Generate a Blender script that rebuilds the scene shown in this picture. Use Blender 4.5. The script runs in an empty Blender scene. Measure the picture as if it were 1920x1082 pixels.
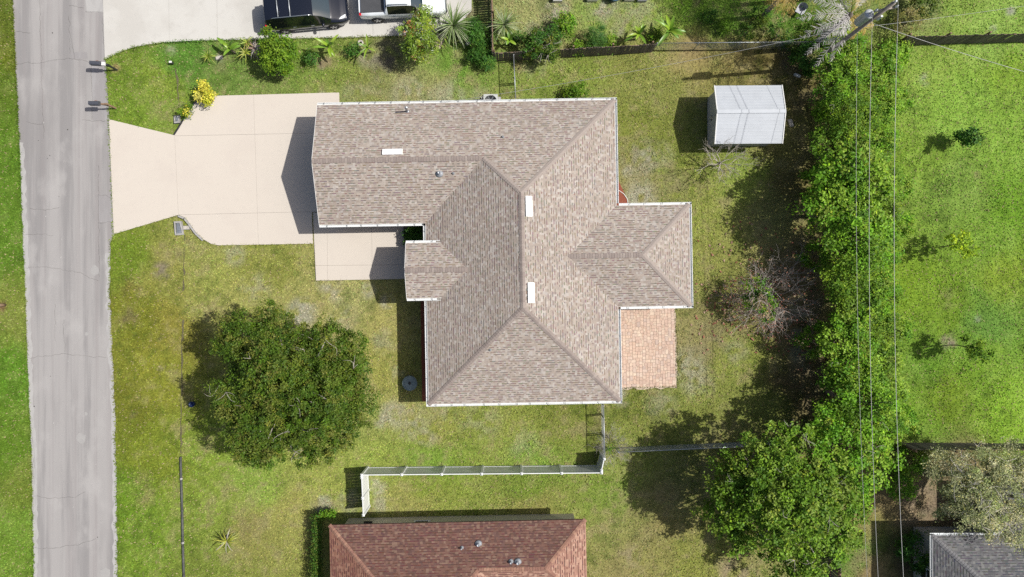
import bpy, math, random
import numpy as np
from mathutils import Vector, Matrix

random.seed(7)
R = math.radians
scene = bpy.context.scene
C = scene.collection

# ------------------------------------------------------------------ camera, sky, sun, exposure
CAM_H = 42.67          # drone height in metres, looking straight down
FPX = 1280.0           # focal length in photo pixels (24 mm on a 36 mm wide frame, 1920 px)
cam_data = bpy.data.cameras.new('camera')
cam_data.lens = 24.0
cam_data.sensor_width = 36.0
cam_data.clip_end = 2000.0
cam = bpy.data.objects.new('camera', cam_data)
cam.location = (0, 0, CAM_H)
C.objects.link(cam)
scene.camera = cam

SUN_EL, SUN_AZ = 52.0, 85.0           # azimuth clockwise from +Y
s_dir = Vector((math.cos(R(SUN_EL)) * math.sin(R(SUN_AZ)), math.cos(R(SUN_EL)) * math.cos(R(SUN_AZ)), math.sin(R(SUN_EL))))
world = bpy.data.worlds.new('World')
scene.world = world
world.use_nodes = True
wn = world.node_tree
sky = wn.nodes.new('ShaderNodeTexSky')
sky.sky_type = 'NISHITA'
sky.sun_disc = False
sky.sun_elevation = R(SUN_EL)
sky.sun_rotation = R(SUN_AZ)
sky.dust_density = 3.5
sky.ozone_density = .8
wn.links.new(sky.outputs[0], wn.nodes['Background'].inputs[0])
wn.nodes['Background'].inputs[1].default_value = 0.09
sun_data = bpy.data.lights.new('sun', 'SUN')
sun_data.energy = 5.0
sun_data.angle = R(0.53)
sun_data.color = (1.0, 0.965, 0.90)
sun = bpy.data.objects.new('sun', sun_data)
sun.rotation_euler = (-s_dir).to_track_quat('-Z', 'Y').to_euler()
sun.location = s_dir * 80
C.objects.link(sun)
scene.view_settings.view_transform = 'Standard'
scene.view_settings.look = 'None'
scene.view_settings.gamma = 1.0
scene.view_settings.exposure = 0.24
scene.render.engine = 'CYCLES'
scene.cycles.max_bounces = 6
scene.cycles.diffuse_bounces = 3
scene.cycles.glossy_bounces = 2
scene.cycles.transmission_bounces = 4
scene.cycles.transparent_max_bounces = 6
scene.cycles.use_denoising = False

# ------------------------------------------------------------------ helpers
def P(u, v, z=0.0):
    """Point at height z seen at photo pixel (u, v)."""
    k = (CAM_H - z) / FPX
    return ((u - 960.0) * k, (541.0 - v) * k, z)

def P2(u, v, z=0.0):
    return P(u, v, z)[:2]

def lin(r, g, b):
    def f(c):
        c /= 255.0
        return c / 12.92 if c <= 0.04045 else ((c + 0.055) / 1.055) ** 2.4
    return (f(r), f(g), f(b))

class MB:
    """collects faces and links them as one mesh object"""
    def __init__(self):
        self.v, self.f, self.c, self.sm = [], [], [], []
    def add(self, vs, fs, col=None, smooth=False):
        o = len(self.v)
        self.v += [tuple(x) for x in vs]
        for f in fs:
            self.f.append([o + i for i in f])
            self.c.append(col)
            self.sm.append(smooth)
        return self
    def box(self, cx, cy, cz, sx, sy, sz, rz=0.0, col=None):
        c, s = math.cos(rz), math.sin(rz)
        vs = []
        for dz in (-.5, .5):
            for dx, dy in ((-.5, -.5), (.5, -.5), (.5, .5), (-.5, .5)):
                x, y = dx * sx, dy * sy
                vs.append((cx + x * c - y * s, cy + x * s + y * c, cz + dz * sz))
        return self.add(vs, [(3, 2, 1, 0), (4, 5, 6, 7), (0, 1, 5, 4), (1, 2, 6, 5), (2, 3, 7, 6), (3, 0, 4, 7)], col)
    def beam(self, p0, p1, w, h, up=(0, 0, 1), col=None):
        p0, p1 = Vector(p0), Vector(p1)
        d = (p1 - p0).normalized()
        u = Vector(up)
        if abs(d.dot(u)) > .98:
            u = Vector((1, 0, 0))
        s = d.cross(u).normalized()
        t = s.cross(d).normalized()
        vs = []
        for p in (p0, p1):
            for a, b in ((-1, -1), (1, -1), (1, 1), (-1, 1)):
                vs.append(p + s * (a * w / 2) + t * (b * h / 2))
        return self.add(vs, [(0, 1, 2, 3), (7, 6, 5, 4), (0, 4, 5, 1), (1, 5, 6, 2), (2, 6, 7, 3), (3, 7, 4, 0)], col)
    def tube(self, pts, rads, n=6, col=None, cap=True):
        pts = [Vector(p) for p in pts]
        if not hasattr(rads, '__len__'):
            rads = [rads] * len(pts)
        vs, fs = [], []
        for i, p in enumerate(pts):
            d = (pts[min(i + 1, len(pts) - 1)] - pts[max(i - 1, 0)])
            d = d.normalized() if d.length > 1e-9 else Vector((0, 0, 1))
            u = Vector((0, 0, 1)) if abs(d.z) < .9 else Vector((1, 0, 0))
            s = d.cross(u).normalized()
            t = s.cross(d).normalized()
            for k in range(n):
                a = 2 * math.pi * k / n
                vs.append(p + (s * math.cos(a) + t * math.sin(a)) * rads[i])
        for i in range(len(pts) - 1):
            for k in range(n):
                a, b = i * n + k, i * n + (k + 1) % n
                fs.append((a, b, b + n, a + n))
        if cap:
            fs.append(tuple(range(n - 1, -1, -1)))
            m = (len(pts) - 1) * n
            fs.append(tuple(range(m, m + n)))
        return self.add(vs, fs, col, True)
    def lathe(self, cx, cy, prof, n=16, col=None, smooth=True):
        vs, fs = [], []
        for r, z in prof:
            for k in range(n):
                a = 2 * math.pi * k / n
                vs.append((cx + r * math.cos(a), cy + r * math.sin(a), z))
        for i in range(len(prof) - 1):
            for k in range(n):
                a, b = i * n + k, i * n + (k + 1) % n
                fs.append((a, b, b + n, a + n))
        m = (len(prof) - 1) * n
        fs.append(tuple(range(m, m + n)))
        fs.append(tuple(range(n - 1, -1, -1)))
        return self.add(vs, fs, col, smooth)
    def prism(self, poly, z0, z1, col=None):
        n = len(poly)
        a = sum(poly[i][0] * poly[(i + 1) % n][1] - poly[(i + 1) % n][0] * poly[i][1] for i in range(n))
        if a < 0:
            poly = poly[::-1]
        vs = [(x, y, z0) for x, y in poly] + [(x, y, z1) for x, y in poly]
        fs = [tuple(range(n, 2 * n)), tuple(range(n - 1, -1, -1))]
        fs += [(i, (i + 1) % n, n + (i + 1) % n, n + i) for i in range(n)]
        return self.add(vs, fs, col)
    def mesh(self, name):
        me = bpy.data.meshes.new(name)
        me.from_pydata(self.v, [], self.f)
        if any(c is not None for c in self.c):
            at = me.attributes.new('Col', 'FLOAT_COLOR', 'CORNER')
            buf = np.ones((len(me.loops), 4), np.float32)
            i = 0
            for f, c in zip(self.f, self.c):
                if c is not None:
                    buf[i:i + len(f), :3] = c
                i += len(f)
            at.data.foreach_set('color', buf.ravel())
        me.polygons.foreach_set('use_smooth', np.array(self.sm, dtype=bool))
        me.update()
        return me
    def build(self, name, mat, parent=None, loc=None, rz=0.0):
        return obj(name, self.mesh(name), mat, parent, loc, rz)

def obj(name, me, mat, parent=None, loc=None, rz=0.0):
    if mat is not None and not me.materials:
        me.materials.append(mat)
    o = bpy.data.objects.new(name, me)
    C.objects.link(o)
    if parent is not None:
        o.parent = parent
    if loc is not None:
        o.location = loc
    if rz:
        o.rotation_euler = (0, 0, rz)
    return o

def tag(o, label=None, cat=None, group=None, kind=None):
    if label: o['label'] = label
    if cat: o['category'] = cat
    if group: o['group'] = group
    if kind: o['kind'] = kind
    return o

def thing(name, label, cat, loc=(0, 0, 0), rz=0.0, group=None):
    o = bpy.data.objects.new(name, None)
    o.empty_display_size = 0.3
    C.objects.link(o)
    o.location = loc
    o.rotation_euler = (0, 0, rz)
    return tag(o, label, cat, group)

def copy_tree(o, parent=None):
    c = o.copy()
    C.objects.link(c)
    c.parent = parent
    for ch in [x for x in bpy.data.objects if x.parent == o]:
        copy_tree(ch, c)
    return c

def np_mesh(name, V, col, nv, mat, parent=None, kind=None, smooth=False):
    """V (N,nv,3) separate polygons of nv corners, col (N,3)"""
    N = len(V)
    me = bpy.data.meshes.new(name)
    me.vertices.add(N * nv)
    me.vertices.foreach_set('co', V.reshape(-1).astype(np.float32))
    me.loops.add(N * nv)
    me.loops.foreach_set('vertex_index', np.arange(N * nv, dtype=np.int32))
    me.polygons.add(N)
    me.polygons.foreach_set('loop_start', np.arange(0, N * nv, nv, dtype=np.int32))
    try:
        me.polygons.foreach_set('loop_total', np.full(N, nv, dtype=np.int32))
    except Exception:
        pass
    at = me.attributes.new('Col', 'FLOAT_COLOR', 'POINT')
    buf = np.ones((N, nv, 4), np.float32)
    buf[:, :, :3] = np.clip(col, 0, 1)[:, None, :]
    at.data.foreach_set('color', buf.ravel())
    me.update(calc_edges=True)
    o = obj(name, me, mat, parent)
    if kind: o['kind'] = kind
    return o

_rs = np.random.RandomState(11)
_LAT = _rs.rand(256, 256)
def vnoise(x, y):
    x, y = np.asarray(x, float), np.asarray(y, float)
    xi, yi = np.floor(x).astype(int), np.floor(y).astype(int)
    fx, fy = x - xi, y - yi
    fx, fy = fx * fx * (3 - 2 * fx), fy * fy * (3 - 2 * fy)
    g = lambda a, b: _LAT[a % 256, b % 256]
    return (g(xi, yi) * (1 - fx) + g(xi + 1, yi) * fx) * (1 - fy) + (g(xi, yi + 1) * (1 - fx) + g(xi + 1, yi + 1) * fx) * fy
def fbm(x, y, o=4):
    t, a, s = 0, .5, 0
    for i in range(o):
        t = t + a * vnoise(x * 2 ** i + 17.3 * i, y * 2 ** i + 9.1 * i)
        s += a
        a *= .5
    return t / s

def inside(poly, x, y):
    r = np.zeros(x.shape, bool)
    n = len(poly)
    for i in range(n):
        x0, y0 = poly[i]; x1, y1 = poly[(i + 1) % n]
        if y0 == y1: continue
        c = ((y0 > y) != (y1 > y)) & (x < (x1 - x0) * (y - y0) / (y1 - y0) + x0)
        r ^= c
    return r

def clip(poly, px, py, nx, ny):
    """keep the part of poly where (q-p).n >= 0"""
    out = []
    n = len(poly)
    for i in range(n):
        a, b = poly[i], poly[(i + 1) % n]
        da = (a[0] - px) * nx + (a[1] - py) * ny
        db = (b[0] - px) * nx + (b[1] - py) * ny
        if da >= 0: out.append(a)
        if (da >= 0) != (db >= 0):
            t = da / (da - db)
            out.append((a[0] + (b[0] - a[0]) * t, a[1] + (b[1] - a[1]) * t))
    return out

def clip_line(poly, a, b, gap=.0045):
    """split poly along the line a-b; returns the left part and the right part"""
    dx, dy = b[0] - a[0], b[1] - a[1]
    L = math.hypot(dx, dy)
    nx, ny = -dy / L, dx / L
    return (clip(poly, a[0] + nx * gap, a[1] + ny * gap, nx, ny), clip(poly, a[0] - nx * gap, a[1] - ny * gap, -nx, -ny))

# ------------------------------------------------------------------ materials
def nodes_of(name):
    m = bpy.data.materials.new(name)
    m.use_nodes = True
    nt = m.node_tree
    b = nt.nodes['Principled BSDF']
    return m, nt, b

HS = .76      # the photograph is exposed bright, so paving and paint sit a little lower
def simple(name, col, rough=.6, metal=0.0, spec=.4, var=.12, scale=6.0, bump=0.0, bscale=40.0, emit=None):
    """principled with a noise that shifts the colour and roughens the surface"""
    m, nt, b = nodes_of(name)
    N, L = nt.nodes, nt.links
    tc = N.new('ShaderNodeNewGeometry')
    no = N.new('ShaderNodeTexNoise')
    no.inputs['Scale'].default_value = scale
    no.inputs['Detail'].default_value = 5
    L.new(tc.outputs['Position'], no.inputs['Vector'])
    ra = N.new('ShaderNodeMapRange')
    ra.inputs[1].default_value = .25; ra.inputs[2].default_value = .75
    ra.inputs[3].default_value = 1 - var; ra.inputs[4].default_value = 1 + var
    L.new(no.outputs['Fac'], ra.inputs[0])
    mx = N.new('ShaderNodeVectorMath'); mx.operation = 'SCALE'
    mx.inputs[0].default_value = tuple(x * HS for x in col[:3])
    L.new(ra.outputs[0], mx.inputs['Scale'])
    L.new(mx.outputs[0], b.inputs['Base Color'])
    b.inputs['Roughness'].default_value = rough
    b.inputs['Metallic'].default_value = metal
    b.inputs['Specular IOR Level'].default_value = spec
    if bump:
        n2 = N.new('ShaderNodeTexNoise')
        n2.inputs['Scale'].default_value = bscale
        n2.inputs['Detail'].default_value = 4
        L.new(tc.outputs['Position'], n2.inputs['Vector'])
        bp = N.new('ShaderNodeBump')
        bp.inputs['Strength'].default_value = bump
        bp.inputs['Distance'].default_value = .02
        L.new(n2.outputs['Fac'], bp.inputs['Height'])
        L.new(bp.outputs[0], b.inputs['Normal'])
    return m

def attr_mat(name, rough=.7, spec=.3, trans=0.0, var=.1, scale=20.0, rnd=0.0):
    """colour from the 'Col' attribute of the mesh (the pieces' own colours)"""
    m, nt, b = nodes_of(name)
    N, L = nt.nodes, nt.links
    at = N.new('ShaderNodeAttribute'); at.attribute_name = 'Col'
    ge = N.new('ShaderNodeNewGeometry')
    no = N.new('ShaderNodeTexNoise')
    no.inputs['Scale'].default_value = scale
    L.new(ge.outputs['Position'], no.inputs['Vector'])
    ra = N.new('ShaderNodeMapRange')
    ra.inputs[1].default_value = .3; ra.inputs[2].default_value = .7
    ra.inputs[3].default_value = 1 - var; ra.inputs[4].default_value = 1 + var
    L.new(no.outputs['Fac'], ra.inputs[0])
    mx = N.new('ShaderNodeVectorMath'); mx.operation = 'SCALE'
    L.new(at.outputs['Color'], mx.inputs[0])
    L.new(ra.outputs[0], mx.inputs['Scale'])
    L.new(mx.outputs[0], b.inputs['Base Color'])
    b.inputs['Roughness'].default_value = rough
    b.inputs['Specular IOR Level'].default_value = spec
    if trans:
        tr = N.new('ShaderNodeBsdfTranslucent')
        L.new(mx.outputs[0], tr.inputs['Color'])
        ms = N.new('ShaderNodeMixShader')
        ms.inputs[0].default_value = trans
        L.new(b.outputs[0], ms.inputs[1]); L.new(tr.outputs[0], ms.inputs[2])
        L.new(ms.outputs[0], N['Material Output'].inputs[0])
    return m

def piece_mat(name, cols, rough=.8, var=.12, scale=8.0, bump=.15):
    """each object (paver, plank) takes its own tone from a ramp"""
    m, nt, b = nodes_of(name)
    N, L = nt.nodes, nt.links
    oi = N.new('ShaderNodeObjectInfo')
    rp = N.new('ShaderNodeValToRGB')
    rp.color_ramp.interpolation = 'LINEAR'
    els = rp.color_ramp.elements
    while len(els) < len(cols): els.new(.5)
    for i, c in enumerate(cols):
        els[i].position = i / (len(cols) - 1)
        els[i].color = (*[x * HS for x in c], 1)
    L.new(oi.outputs['Random'], rp.inputs[0])
    ge = N.new('ShaderNodeNewGeometry')
    no = N.new('ShaderNodeTexNoise'); no.inputs['Scale'].default_value = scale; no.inputs['Detail'].default_value = 5
    L.new(ge.outputs['Position'], no.inputs['Vector'])
    ra = N.new('ShaderNodeMapRange')
    ra.inputs[1].default_value = .3; ra.inputs[2].default_value = .7
    ra.inputs[3].default_value = 1 - var; ra.inputs[4].default_value = 1 + var
    L.new(no.outputs['Fac'], ra.inputs[0])
    mx = N.new('ShaderNodeVectorMath'); mx.operation = 'SCALE'
    L.new(rp.outputs[0], mx.inputs[0]); L.new(ra.outputs[0], mx.inputs['Scale'])
    L.new(mx.outputs[0], b.inputs['Base Color'])
    b.inputs['Roughness'].default_value = rough
    bp = N.new('ShaderNodeBump'); bp.inputs['Strength'].default_value = bump; bp.inputs['Distance'].default_value = .01
    L.new(no.outputs['Fac'], bp.inputs['Height']); L.new(bp.outputs[0], b.inputs['Normal'])
    return m

def worn_mat(name, base, layers, rough=.85, bump=.2):
    """flat paving: a base colour and stains, each layer = (noise scale xyz, low, high, colour, strength)"""
    m, nt, b = nodes_of(name)
    N, L = nt.nodes, nt.links
    ge = N.new('ShaderNodeNewGeometry')
    cur = None
    for i, (sc, lo, hi, col, st) in enumerate(layers):
        mp = N.new('ShaderNodeMapping')
        mp.inputs['Scale'].default_value = sc
        mp.inputs['Location'].default_value = (i * 7.3, i * 3.1, 0)
        L.new(ge.outputs['Position'], mp.inputs['Vector'])
        no = N.new('ShaderNodeTexNoise')
        no.inputs['Scale'].default_value = 1.0
        no.inputs['Detail'].default_value = 6
        no.inputs['Roughness'].default_value = .6
        L.new(mp.outputs[0], no.inputs['Vector'])
        ra = N.new('ShaderNodeMapRange'); ra.interpolation_type = 'SMOOTHSTEP'
        ra.inputs[1].default_value = lo; ra.inputs[2].default_value = hi
        ra.inputs[3].default_value = 0; ra.inputs[4].default_value = st
        L.new(no.outputs['Fac'], ra.inputs[0])
        mix = N.new('ShaderNodeMix'); mix.data_type = 'RGBA'
        L.new(ra.outputs[0], mix.inputs['Factor'])
        if cur is None: mix.inputs['A'].default_value = (*[x * HS for x in base], 1)
        else: L.new(cur, mix.inputs['A'])
        mix.inputs['B'].default_value = (*[x * HS for x in col], 1)
        cur = mix.outputs['Result']
    L.new(cur, b.inputs['Base Color'])
    b.inputs['Roughness'].default_value = rough
    b.inputs['Specular IOR Level'].default_value = .25
    n2 = N.new('ShaderNodeTexNoise'); n2.inputs['Scale'].default_value = 45; n2.inputs['Detail'].default_value = 4
    L.new(ge.outputs['Position'], n2.inputs['Vector'])
    bp = N.new('ShaderNodeBump'); bp.inputs['Strength'].default_value = bump; bp.inputs['Distance'].default_value = .012
    L.new(n2.outputs['Fac'], bp.inputs['Height']); L.new(bp.outputs[0], b.inputs['Normal'])
    return m

def glass_mat(name, col, rough=.05):
    m, nt, b = nodes_of(name)
    b.inputs['Base Color'].default_value = (*col, 1)
    b.inputs['Roughness'].default_value = rough
    b.inputs['Specular IOR Level'].default_value = .6
    b.inputs['Coat Weight'].default_value = .6
    b.inputs['Coat Roughness'].default_value = .03
    return m

def paint_mat(name, col, metal=.2, rough=.3):
    m, nt, b = nodes_of(name)
    b.inputs['Base Color'].default_value = (*col, 1)
    b.inputs['Roughness'].default_value = rough
    b.inputs['Metallic'].default_value = metal
    b.inputs['Coat Weight'].default_value = .8
    b.inputs['Coat Roughness'].default_value = .04
    return m

M = {}
M['soil'] = attr_mat('soil_turf', .95, .1, 0, .30, 9.0)
M['grass'] = attr_mat('grass_blade', .75, .2, .25, .14, 3.0)
M['leaf'] = attr_mat('leaf', .55, .2, .26, .10, 4.0)
M['wax_leaf'] = attr_mat('waxy_leaf', .38, .45, .25, .08, 4.0)
M['bark'] = simple('bark', (.20, .165, .13), .9, var=.35, scale=9, bump=.5)
M['pale_bark'] = simple('pale_bark', (.42, .38, .34), .9, var=.3, scale=9, bump=.4)
M['twig'] = simple('dry_twig', (.36, .30, .26), .9, var=.35, scale=14)
M['road'] = worn_mat('road_surface', (.355, .34, .333), [
    ((1.1, .05, 1), .45, .62, (.235, .225, .225), .75),
    ((2.3, .03, 1), .50, .64, (.29, .268, .265), .6),
    ((.5, .25, 1), .5, .68, (.42, .405, .395), .6),
    ((.35, .10, 1), .5, .7, (.25, .238, .236), .6),
    ((14, 14, 1), .55, .75, (.30, .29, .285), .35),
    ((60, 60, 1), .55, .75, (.40, .39, .38), .25)])
M['road_pale'] = worn_mat('road_pale_edge', (.42, .41, .40), [((3, 1, 1), .42, .66, (.35, .34, .335), .8), ((30, 30, 1), .5, .7, (.52, .51, .50), .4)])
M['road_dark'] = worn_mat('road_patch', (.30, .285, .285), [((2, .4, 1), .45, .7, (.36, .35, .35), .8), ((40, 40, 1), .5, .7, (.25, .24, .24), .4)])
M['crack'] = simple('crack', (.10, .095, .09), .95, var=.3)
M['drive'] = worn_mat('cream_concrete', (.605, .548, .482), [
    ((.5, .5, 1), .45, .7, (.575, .515, .455), .6),
    ((2.2, 2.2, 1), .52, .72, (.56, .505, .45), .4),
    ((9, 9, 1), .58, .8, (.55, .49, .43), .2)], bump=.03)
M['ndrive'] = worn_mat('white_concrete', (.575, .56, .525), [
    ((.35, .35, 1), .42, .66, (.505, .485, .45), .8),
    ((1.6, 1.6, 1), .52, .72, (.47, .45, .415), .45),
    ((8, 8, 1), .58, .8, (.48, .46, .43), .25)], bump=.03)
M['concrete'] = simple('grey_concrete', (.38, .37, .36), .9, var=.22, scale=7, bump=.3)
M['dark_pipe'] = simple('dark_drain_pipe', (.085, .088, .085), .7, var=.3, scale=5)
M['joint'] = simple('joint_sand', (.22, .18, .15), .95, var=.3, scale=12)
M['paver'] = piece_mat('paver', [(0.592, 0.421, 0.318), (0.536, 0.387, 0.311), (0.634, 0.478, 0.367), (0.494, 0.380, 0.325), (0.648, 0.513, 0.402), (0.564, 0.401, 0.311), (0.592, 0.457, 0.374), (0.522, 0.366, 0.290)], .85)
M['paver_edge'] = simple('pale_edging', (.52, .42, .33), .9, var=.2)
M['shingle'] = attr_mat('shingle', .92, .15, 0, .22, 55.0)
M['deck'] = simple('roof_deck', (.19, .16, .14), .95, var=.25)
M['red_deck'] = simple('red_roof_deck', (.13, .06, .045), .95, var=.25)
M['grey_deck'] = simple('grey_roof_deck', (.11, .11, .115), .95, var=.25)
M['cap'] = piece_mat('ridge_cap', [(.29, .24, .215), (.25, .205, .185), (.33, .28, .25)], .92, .15, 20)
M['red_cap'] = piece_mat('red_ridge_cap', [(.30, .16, .11), (.24, .12, .09), (.38, .22, .15)], .92, .2, 14)
M['grey_cap'] = piece_mat('grey_ridge_cap', [(.16, .16, .17), (.19, .185, .19)], .92, .15, 20)
M['gutter'] = simple('white_gutter', (.76, .78, .78), .35, var=.06, scale=3, spec=.5)
M['hanger'] = simple('gutter_hanger', (.16, .17, .18), .5, metal=.5, var=.1)
M['soffit'] = simple('soffit', (.72, .70, .66), .7, var=.05)
M['cream_wall'] = simple('cream_stucco', (.60, .54, .43), .9, var=.08, scale=4, bump=.3)
M['house_wall'] = simple('pale_stucco', (.66, .61, .54), .9, var=.06, scale=4, bump=.3)
M['grey_wall'] = simple('grey_stucco', (.42, .42, .42), .9, var=.08, scale=4, bump=.3)
M['pane'] = glass_mat('window_glass', (.02, .025, .03))
M['white_trim'] = simple('white_trim', (.78, .78, .76), .5, var=.05)
M['white_vent'] = simple('white_vent', (1.05, 1.05, 1.04), .4, var=.03)
M['vinyl'] = simple('white_vinyl', (.78, .80, .80), .38, var=.04, scale=2, spec=.5)
M['galv'] = simple('galvanised_steel', (.50, .53, .55), .42, metal=.65, var=.15, scale=10)
M['lead'] = simple('vent_lead', (.38, .40, .43), .45, metal=.4, var=.15)
M['black'] = simple('black_plastic', (.035, .036, .04), .45, var=.15)
M['charcoal'] = simple('mailbox_charcoal', (.075, .08, .10), .5, var=.15, scale=10)
M['wood_post'] = simple('post_wood', (.26, .17, .11), .9, var=.3, scale=14, bump=.4)
M['plank'] = piece_mat('fence_plank', [(.15, .125, .11), (.19, .155, .13), (.12, .10, .09), (.22, .185, .16), (.165, .14, .125)], .92, .3, 14, .5)
M['pallet'] = piece_mat('pallet_wood', [(.46, .38, .29), (.52, .43, .33), (.40, .33, .26)], .92, .25, 10, .4)
M['mulch'] = simple('red_mulch', (.26, .075, .045), .95, var=.6, scale=26, bump=.8, bscale=30)
M['shed_roof'] = simple('white_shed_roof', (.47, .50, .54), .5, metal=.0, var=.06, scale=2, spec=.4)
M['shed_wall'] = simple('shed_wall', (.50, .51, .52), .55, metal=.1, var=.08, scale=3)
M['steel_box'] = simple('condenser_case', (.55, .57, .55), .5, metal=.2, var=.08)
M['pole'] = simple('pole_wood', (.36, .31, .27), .95, var=.3, scale=12, bump=.5)
M['transformer'] = simple('transformer_paint', (.55, .58, .60), .4, metal=.2, var=.1)
M['porcelain'] = simple('insulator', (.70, .74, .76), .3, var=.1)
M['wire'] = simple('aluminium_wire', (.42, .42, .41), .5, metal=.3, var=.1)
M['dark_wire'] = simple('dark_cable', (.06, .06, .06), .6, var=.1)
M['tyre'] = simple('tyre_rubber', (.02, .02, .021), .8, var=.15)
M['rim'] = simple('alloy_rim', (.50, .51, .53), .3, metal=.8, var=.08)
M['black_paint'] = paint_mat('black_car_paint', (.008, .010, .018), .2, .25)
M['silver_paint'] = paint_mat('white_car_paint', (.66, .69, .71), .1, .3)
M['car_glass'] = glass_mat('car_glass', (.02, .035, .045), .05)
M['side_glass'] = glass_mat('tinted_glass', (.006, .009, .008), .08)
M['chrome'] = simple('chrome', (.72, .74, .76), .25, metal=.9, var=.05)
M['lamp_red'] = glass_mat('tail_lamp', (.45, .01, .015), .2)
M['lamp_clear'] = glass_mat('head_lamp', (.60, .62, .63), .15)
M['vinyl_cover'] = simple('tonneau_vinyl', (.06, .062, .068), .65, var=.15, scale=3)
M['teal_plastic'] = simple('teal_grey_plastic', (.21, .27, .27), .55, var=.2, scale=5)
M['blue_plastic'] = simple('blue_plastic', (.02, .045, .16), .4, var=.15)
M['pool_blue'] = simple('blue_tub', (.10, .22, .40), .4, var=.2)
M['cream_plastic'] = simple('cream_plastic', (.68, .66, .58), .5, var=.1)
M['grey_plastic'] = simple('grey_plastic', (.42, .43, .47), .5, var=.12)
M['stone'] = simple('pale_stone', (.50, .46, .41), .9, var=.25, scale=9, bump=.4)
M['white_pvc'] = simple('white_pvc', (.74, .70, .62), .5, var=.08)
M['tile_red'] = simple('terracotta', (.40, .17, .10), .85, var=.2)

# ------------------------------------------------------------------ outlines on the ground (metres)
def pix(pts, z=0.0):
    return [P2(u, v, z) for u, v in pts]

def rough_line(pts, step=.25, amp=.05, seed=0, freq=1.5):
    """subdivide a polyline and wobble it sideways"""
    out = []
    for i in range(len(pts) - 1):
        (x0, y0), (x1, y1) = pts[i], pts[i + 1]
        L = math.hypot(x1 - x0, y1 - y0)
        n = max(1, int(L / step))
        nx, ny = -(y1 - y0) / L, (x1 - x0) / L
        for k in range(n):
            t = k / n
            x, y = x0 + (x1 - x0) * t, y0 + (y1 - y0) * t
            d = (float(fbm(np.array([x * freq + seed * 13.7]), np.array([y * freq + seed * 5.1]), 4)[0]) - .5) * 2 * amp
            out.append((x + nx * d, y + ny * d))
    out.append(pts[-1])
    return out

road_left = pix([(-68, -2000), (12, -260), (24, 0), (30, 130), (37, 270), (41, 400), (47, 540), (52, 700), (59, 850), (61, 960), (63, 1082), (68, 1400), (98, 3000)])
road_right = pix([(112, -2000), (184, -260), (193, 0), (198, 112), (205, 224), (213, 440), (207, 460), (206, 540), (210, 640), (215, 760), (218, 900), (220, 1082), (226, 1400), (256, 3000)])
RL = rough_line(road_left, .12, .07, 1, 3.0)
RR = rough_line(road_right[:6], .2, .01, 2) [:-1] + rough_line(road_right[5:], .12, .09, 3, 3.0)
ROAD = RL + RR[::-1]
DRIVE = pix([(205, 224), (328, 254), (337, 240), (349, 219), (359, 204), (370, 191), (386, 183), (405, 180), (629, 174), (636, 174), (642, 397),
             (585, 398), (587, 457), (410, 460), (396, 457), (382, 449), (368, 436), (356, 419), (347, 408), (335, 403), (214, 439)])
WALK = pix([(587, 399), (640, 399), (640, 410), (757, 408), (757, 455), (822, 455), (822, 522), (593, 526)])
NDRIVE = pix([(190, -120), (197, 112), (212, 104), (230, 96), (250, 89), (275, 84), (305, 80), (350, 77), (420, 75), (480, 74), (560, 72), (640, 71), (700, 69), (760, 67),
              (800, 64), (838, 56), (868, 40), (884, 20), (886, -120)])
PATIO = pix([(1146, 560), (1265, 560), (1270, 724), (1150, 728)])
HARD = [ROAD, DRIVE, WALK, NDRIVE, PATIO]

# main house frame
HROT = R(1.0)
def HL(x, y):
    c, s = math.cos(HROT), math.sin(HROT)
    return (x * c - y * s, x * s + y * c)
HOUSE_FOOT = [[HL(*q) for q in [(-4.6, -6.3), (5.8, -6.3), (5.8, 10.5), (-4.6, 10.5)]],
              [HL(*q) for q in [(-10.85, 4.35), (-4.6, 4.35), (-4.6, 10.5), (-10.85, 10.5)]],
              [HL(*q) for q in [(5.8, -.75), (10.05, -.75), (10.05, 4.3), (5.8, 4.3)]]]
BARE = HOUSE_FOOT + [pix([(1331, 169), (1448, 169), (1448, 275), (1331, 275)])]

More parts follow.
